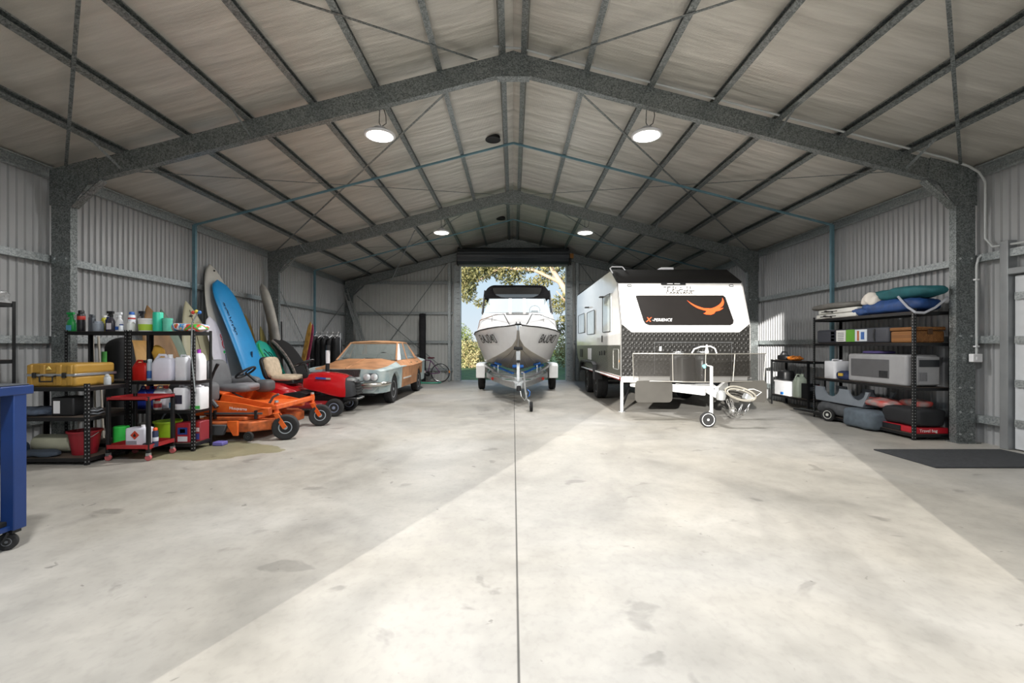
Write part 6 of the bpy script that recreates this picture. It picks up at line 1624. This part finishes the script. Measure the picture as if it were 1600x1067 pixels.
soft('tent_bag', 'smaller blue tent bag behind the white sack', 'bag', (5.80, 7.40, 1.87), (.42, .40, .15), NAVY, .6, .05, 8, 9)
soft('rolled_awning', 'dark teal rolled awning on top of the blue bag', 'roll', (5.86, 6.80, 2.09), (.40, 1.15, .19), mat('awning_teal', '#17565c', .7, 0, .2, 7), .7, .06, 6, 6)
soft('sleeping_mat', 'white sack with red trim at the left end of the teal roll', 'sack', (5.74, 7.22, 2.05), (.30, .34, .22), mat('sack_white', '#dad3ca', .7, 0, .05), .7, .05, 7, 8)
t = MB().tube([(5.60, 6.62, 2.03), (5.575, 6.52, 1.95), (5.565, 6.42, 1.86), (5.575, 6.31, 1.78), (5.66, 6.27, 1.77), (5.80, 6.26, 1.84), (5.92, 6.27, 1.93), (6.0, 6.29, 1.99)], .02, 4).build('carry_strap', mat('strap_grey', '#9b9da4', .7), loc=(5.6, 6.6, 2)); tag(t, 'pale grey webbing strap hanging off the blue tent bag', 'strap')
# second level
t = thing('gazebo_box', 'long dark storage bag with printed labels on the second shelf', 'bag', (5.82, 7.6, 1.36))
MB().box(5.60, 6.02, 6.80, 8.40, 1.362, 1.60).build('body', mat('box_slate', '#3f4148', .6), t, bevel=.03)
def pnl(y0, y1, z0, z1, col, nm='printed_panel'): MB().box(5.592, 5.602, y0, y1, z0, z1).build(nm, mat('c_'+col, col, .45), t)
pnl(7.92, 8.02, 1.39, 1.58, '#20232c'); pnl(7.66, 7.88, 1.39, 1.58, '#d8d8d4'); pnl(7.46, 7.65, 1.385, 1.585, '#5f9c34'); pnl(7.20, 7.45, 1.39, 1.58, '#ccd4da')
for k in range(3):
    pnl(7.93, 8.01, 1.40+.06*k, 1.44+.06*k, '#c9ccd0'); 
for k in range(5): MB().box(5.588, 5.593, 7.70, 7.84, 1.41+.03*k, 1.42+.03*k).build('print_line', mat('c_#70747c', '#70747c', .5), t)
MB().box(5.588, 5.593, 7.25, 7.32, 1.42, 1.54).build('printed_figure', mat('c_#3a62a0', '#3a62a0', .5), t); MB().box(5.588, 5.593, 7.36, 7.40, 1.40, 1.56).build('printed_figure', mat('c_#a8603a', '#a8603a', .5), t)
MB().tube([(5.595, 7.05, 1.58), (5.58, 7.05, 1.47), (5.595, 7.05, 1.38)], .01, 5).build('strap', BLACK, t)
def wicker():
    m, nt, b, tc = nodes_of('wicker', .7)
    w = nt.nodes.new('ShaderNodeTexBrick'); w.inputs['Scale'].default_value = 14; w.inputs['Color1'].default_value = lin('#8a5c2e'); w.inputs['Color2'].default_value = lin('#6f4620'); w.inputs['Mortar'].default_value = lin('#4c3016'); w.inputs['Mortar Size'].default_value = .02
    mp = nt.nodes.new('ShaderNodeMapping'); mp.inputs['Rotation'].default_value = (math.radians(90), 0, math.radians(90)); nt.links.new(tc.outputs['Object'], mp.inputs[0]); nt.links.new(mp.outputs[0], w.inputs['Vector'])
    nt.links.new(w.outputs[0], b.inputs['Base Color'])
    bp = nt.nodes.new('ShaderNodeBump'); bp.inputs['Strength'].default_value = .6; nt.links.new(w.outputs[1], bp.inputs['Height']); nt.links.new(bp.outputs[0], b.inputs['Normal'])
    return m
t = thing('wicker_basket', 'wicker hamper on the second shelf beside the column', 'basket', (5.85, 6.57, 1.36))
WK = wicker()
MB().box(5.62, 6.05, 6.38, 6.78, 1.362, 1.53).build('body', WK, t, bevel=.02)
MB().box(5.61, 6.06, 6.37, 6.79, 1.535, 1.585).build('lid', WK, t, bevel=.015)
MB().box(5.80, 5.86, 6.355, 6.38, 1.48, 1.56).build('latch', mat('leather', '#4c3420', .7), t, bevel=.004)
# third level: portable cooler-like white unit
t = thing('portable_air_conditioner', 'large pale grey appliance with dark panel on the third shelf', 'appliance', (5.84, 7.05, .735))
LG_ = mat('appliance_grey', '#98989a', .45)
MB().box(5.60, 6.06, 6.48, 7.62, .737, 1.19).build('housing', LG_, t, bevel=.035, segs=3)
MB().box(5.592, 5.602, 6.78, 7.54, .83, 1.11).build('front_panel', mat('appliance_dark', '#5a5a5c', .5), t, bevel=.004)
for k in range(6): MB().box(5.586, 5.594, 6.80+.028*k, 6.815+.028*k, .84, .94).build('vent_slot', BLACK, t)
MB().box(5.66, 6.0, 6.392, 6.48, .76, 1.17).build('end_cover', LG_, t, bevel=.02)
MB().box(5.70, 5.98, 6.384, 6.394, 1.02, 1.12).build('control_window', mat('c_#2c2e32', '#2c2e32', .3), t)
for k in range(6): MB().box(5.70+.02*k, 5.708+.02*k, 6.386, 6.393, .82, .94).build('vent_slot', mat('c_#6c6c70', '#6c6c70', .5), t)
soft('folded_towel', 'purple folded cloth on top of the grey appliance', 'cloth', (5.78, 7.2, 1.215), (.3, .45, .05), mat('purple_cloth', '#4a3f70', .85), .6, .02, 8, 3)
jug(5.78, 8.12, .735, .30, .30, .34, '#dedfe3', '#e6e6ea', 'white square water container on the third shelf', handle='flat', name='water_container', group=None)
soft('navy_bag', 'navy soft bag with yellow tag in front of the white container', 'bag', (5.74, 7.82, .80), (.26, .36, .15), mat('bag_navy', '#1f2c50', .8), .65, .04, 8, 5)
t = MB().box(5.60, 5.62, 7.75, 7.85, .80, .85).build('yellow_tag', mat('c_#c9a640', '#c9a640', .6), loc=(5.61, 7.8, .8), bevel=.003); t.parent = bpy.data.objects['navy_bag']; t.location = (0, 0, 0)
for v in t.data.vertices: v.co = v.co + Vector((5.61, 7.8, .8)) - Vector(bpy.data.objects['navy_bag'].location)
# bottom level
t = thing('pet_crate_tray', 'grey plastic cradle with curved cut-outs under the third shelf', 'tray', (5.84, 7.85, .32))
TR = mat('tray_grey', '#7d848c', .5)
poly = [(8.40, .335), (7.25, .335), (7.14, .56)] + [(7.25, .56)] + [(7.50+.16*math.cos(math.radians(a)), .56-.13*math.sin(math.radians(a))) for a in range(180, -1, -20)][::-1][::-1]
poly = [(8.42, .335), (7.30, .335), (7.16, .58), (7.22, .58)] + [(7.42-.18*math.cos(math.radians(a)), .58-.15*math.sin(math.radians(a))) for a in range(0, 181, 20)] + [(7.75, .58)] + [(8.02-.2*math.cos(math.radians(a)), .58-.15*math.sin(math.radians(a))) for a in range(0, 181, 20)] + [(8.30, .58), (8.48, .58)]
MB().prism(poly, 'x', 5.60, 5.63).build('front_wall', TR, t); MB().prism(poly, 'x', 6.0, 6.03).build('rear_wall', TR, t)
MB().box(5.61, 6.02, 7.30, 8.42, .325, .345).build('base', TR, t)
soft('grey_tarpaulin', 'dark grey crumpled cover under the grey cradle', 'cover', (5.80, 8.0, .205), (.48, .95, .235), mat('cover_grey', '#4b4d50', .8, 0, .2, 8), .6, .06, 6, 11)
soft('sleeping_bag', 'white and red packed bag on the bottom shelf', 'bag', (5.78, 7.15, .425), (.34, .62, .14), mat('bag_white_red', '#d8d4d0', .4, 0, .6, 6, col2='#c8382c'), .7, .04, 7, 13)
soft('sleeping_bag', 'smaller white and red bag lying behind the black holdall', 'bag', (5.95, 6.72, .465), (.26, .42, .12), mat('bag_white_red'), .7, .04, 7, 17)
t = soft('fabric_cube', 'slate grey fabric storage box sticking out of the bottom shelf', 'storage box', (5.66, 7.25, .16), (.44, .66, .30), mat('cube_slate', '#566069', .8, 0, .15, 9), .35, .02, 8, 19)
soft('holdall', 'big black holdall on the bottom shelf above the red box', 'bag', (5.86, 6.68, .30), (.46, .66, .26), mat('holdall_black', '#1e1f22', .8), .35, .02, 6, 23)
t = thing('travel_bag_box', 'flat red and black packaging reading Travel bag on the bottom shelf', 'box', (5.86, 6.68, .085))
MB().box(5.62, 6.10-.02, 6.36, 6.98, .087, .168).build('carton', mat('box_red', '#b51f2c', .4), t, bevel=.006)
MB().box(5.612, 5.622, 6.60, 6.98, .09, .165).build('black_panel', BLACK, t)
text('Travel bag', .06, basis((5.80, 6.357, .128), (1, 0, 0), (0, 0, 1)), WHITE, t, extrude=.001)
# wheel trolley on the floor
t = thing('folding_trolley', 'folded trolley with small white-hubbed wheel on the floor', 'trolley', (5.6, 8.2, 0))
tw(t, (5.50, 7.95, .115), .115, .07, .07, -1.2, mat('hub_white', '#c9c9c2', .5))
MB().bar((5.50, 8.9, .09), (5.54, 7.95, .10), .05, .03).build('frame_bar', BLACKM, t)
MB().bar((5.62, 8.9, .09), (5.62, 8.0, .10), .04, .03).build('frame_bar', GALV, t)
# low bench contents
t = thing('plastic_tub', 'white plastic tub with blue catch on the low bench shelf', 'tub', (6.0, 10.0, .24))
MB().prism(rrect(5.88, 6.2, 9.68, 10.28, .05), 'z', .242, .52).build('body', mat('c_#dfe1e4', '#dfe1e4', .35), t); MB().prism(rrect(5.87, 6.21, 9.67, 10.29, .05), 'z', .52, .55).build('lid', WHITEP, t)
MB().box(5.86, 5.88, 9.9, 9.98, .26, .31).build('catch', BLUEP, t)
jug(6.0, 9.52, .24, .22, .20, .50, '#b7c2b2', '#b7c2b2', 'pale green jerry can on the low bench shelf', handle='loop', name='jerry_can', group=None)
carton(5.92, 6.16, 9.14, 9.36, .242, .55, '#1d1e21', 'black battery pack with red trim at the near end of the low bench', [(.1, .9, .55, .8, '#5a5c60'), (.75, .95, .1, .9, '#a82c30')], name='battery_pack')
soft('black_box_fan', 'dark machine on the low bench behind the white tub', 'machine', (6.05, 10.1, .66), (.26, .3, .22), BLACK, .4, 0, 5, 1)
t = thing('hand_plane', 'dark cordless tool with grip on top of the low bench', 'tool', (6.0, 10.1, 1.0))
superbox(MB(), (6.0, 10.1, 1.06), (.14, .36, .12), .6, 18, 10).build('body', BLACK, t)
MB().tube([(6.0, 9.95, 1.11), (6.0, 10.0, 1.18), (6.0, 10.15, 1.18), (6.0, 10.2, 1.11)], .016, 8).build('grip', BLACK, t)
soft('orange_cord', 'coiled orange extension cord on top of the low bench', 'cord', (6.02, 9.72, 1.05), (.22, .34, .10), mat('cord_orange', '#d07a2c', .6, 0, .5, 30), .7, .03, 18, 4)
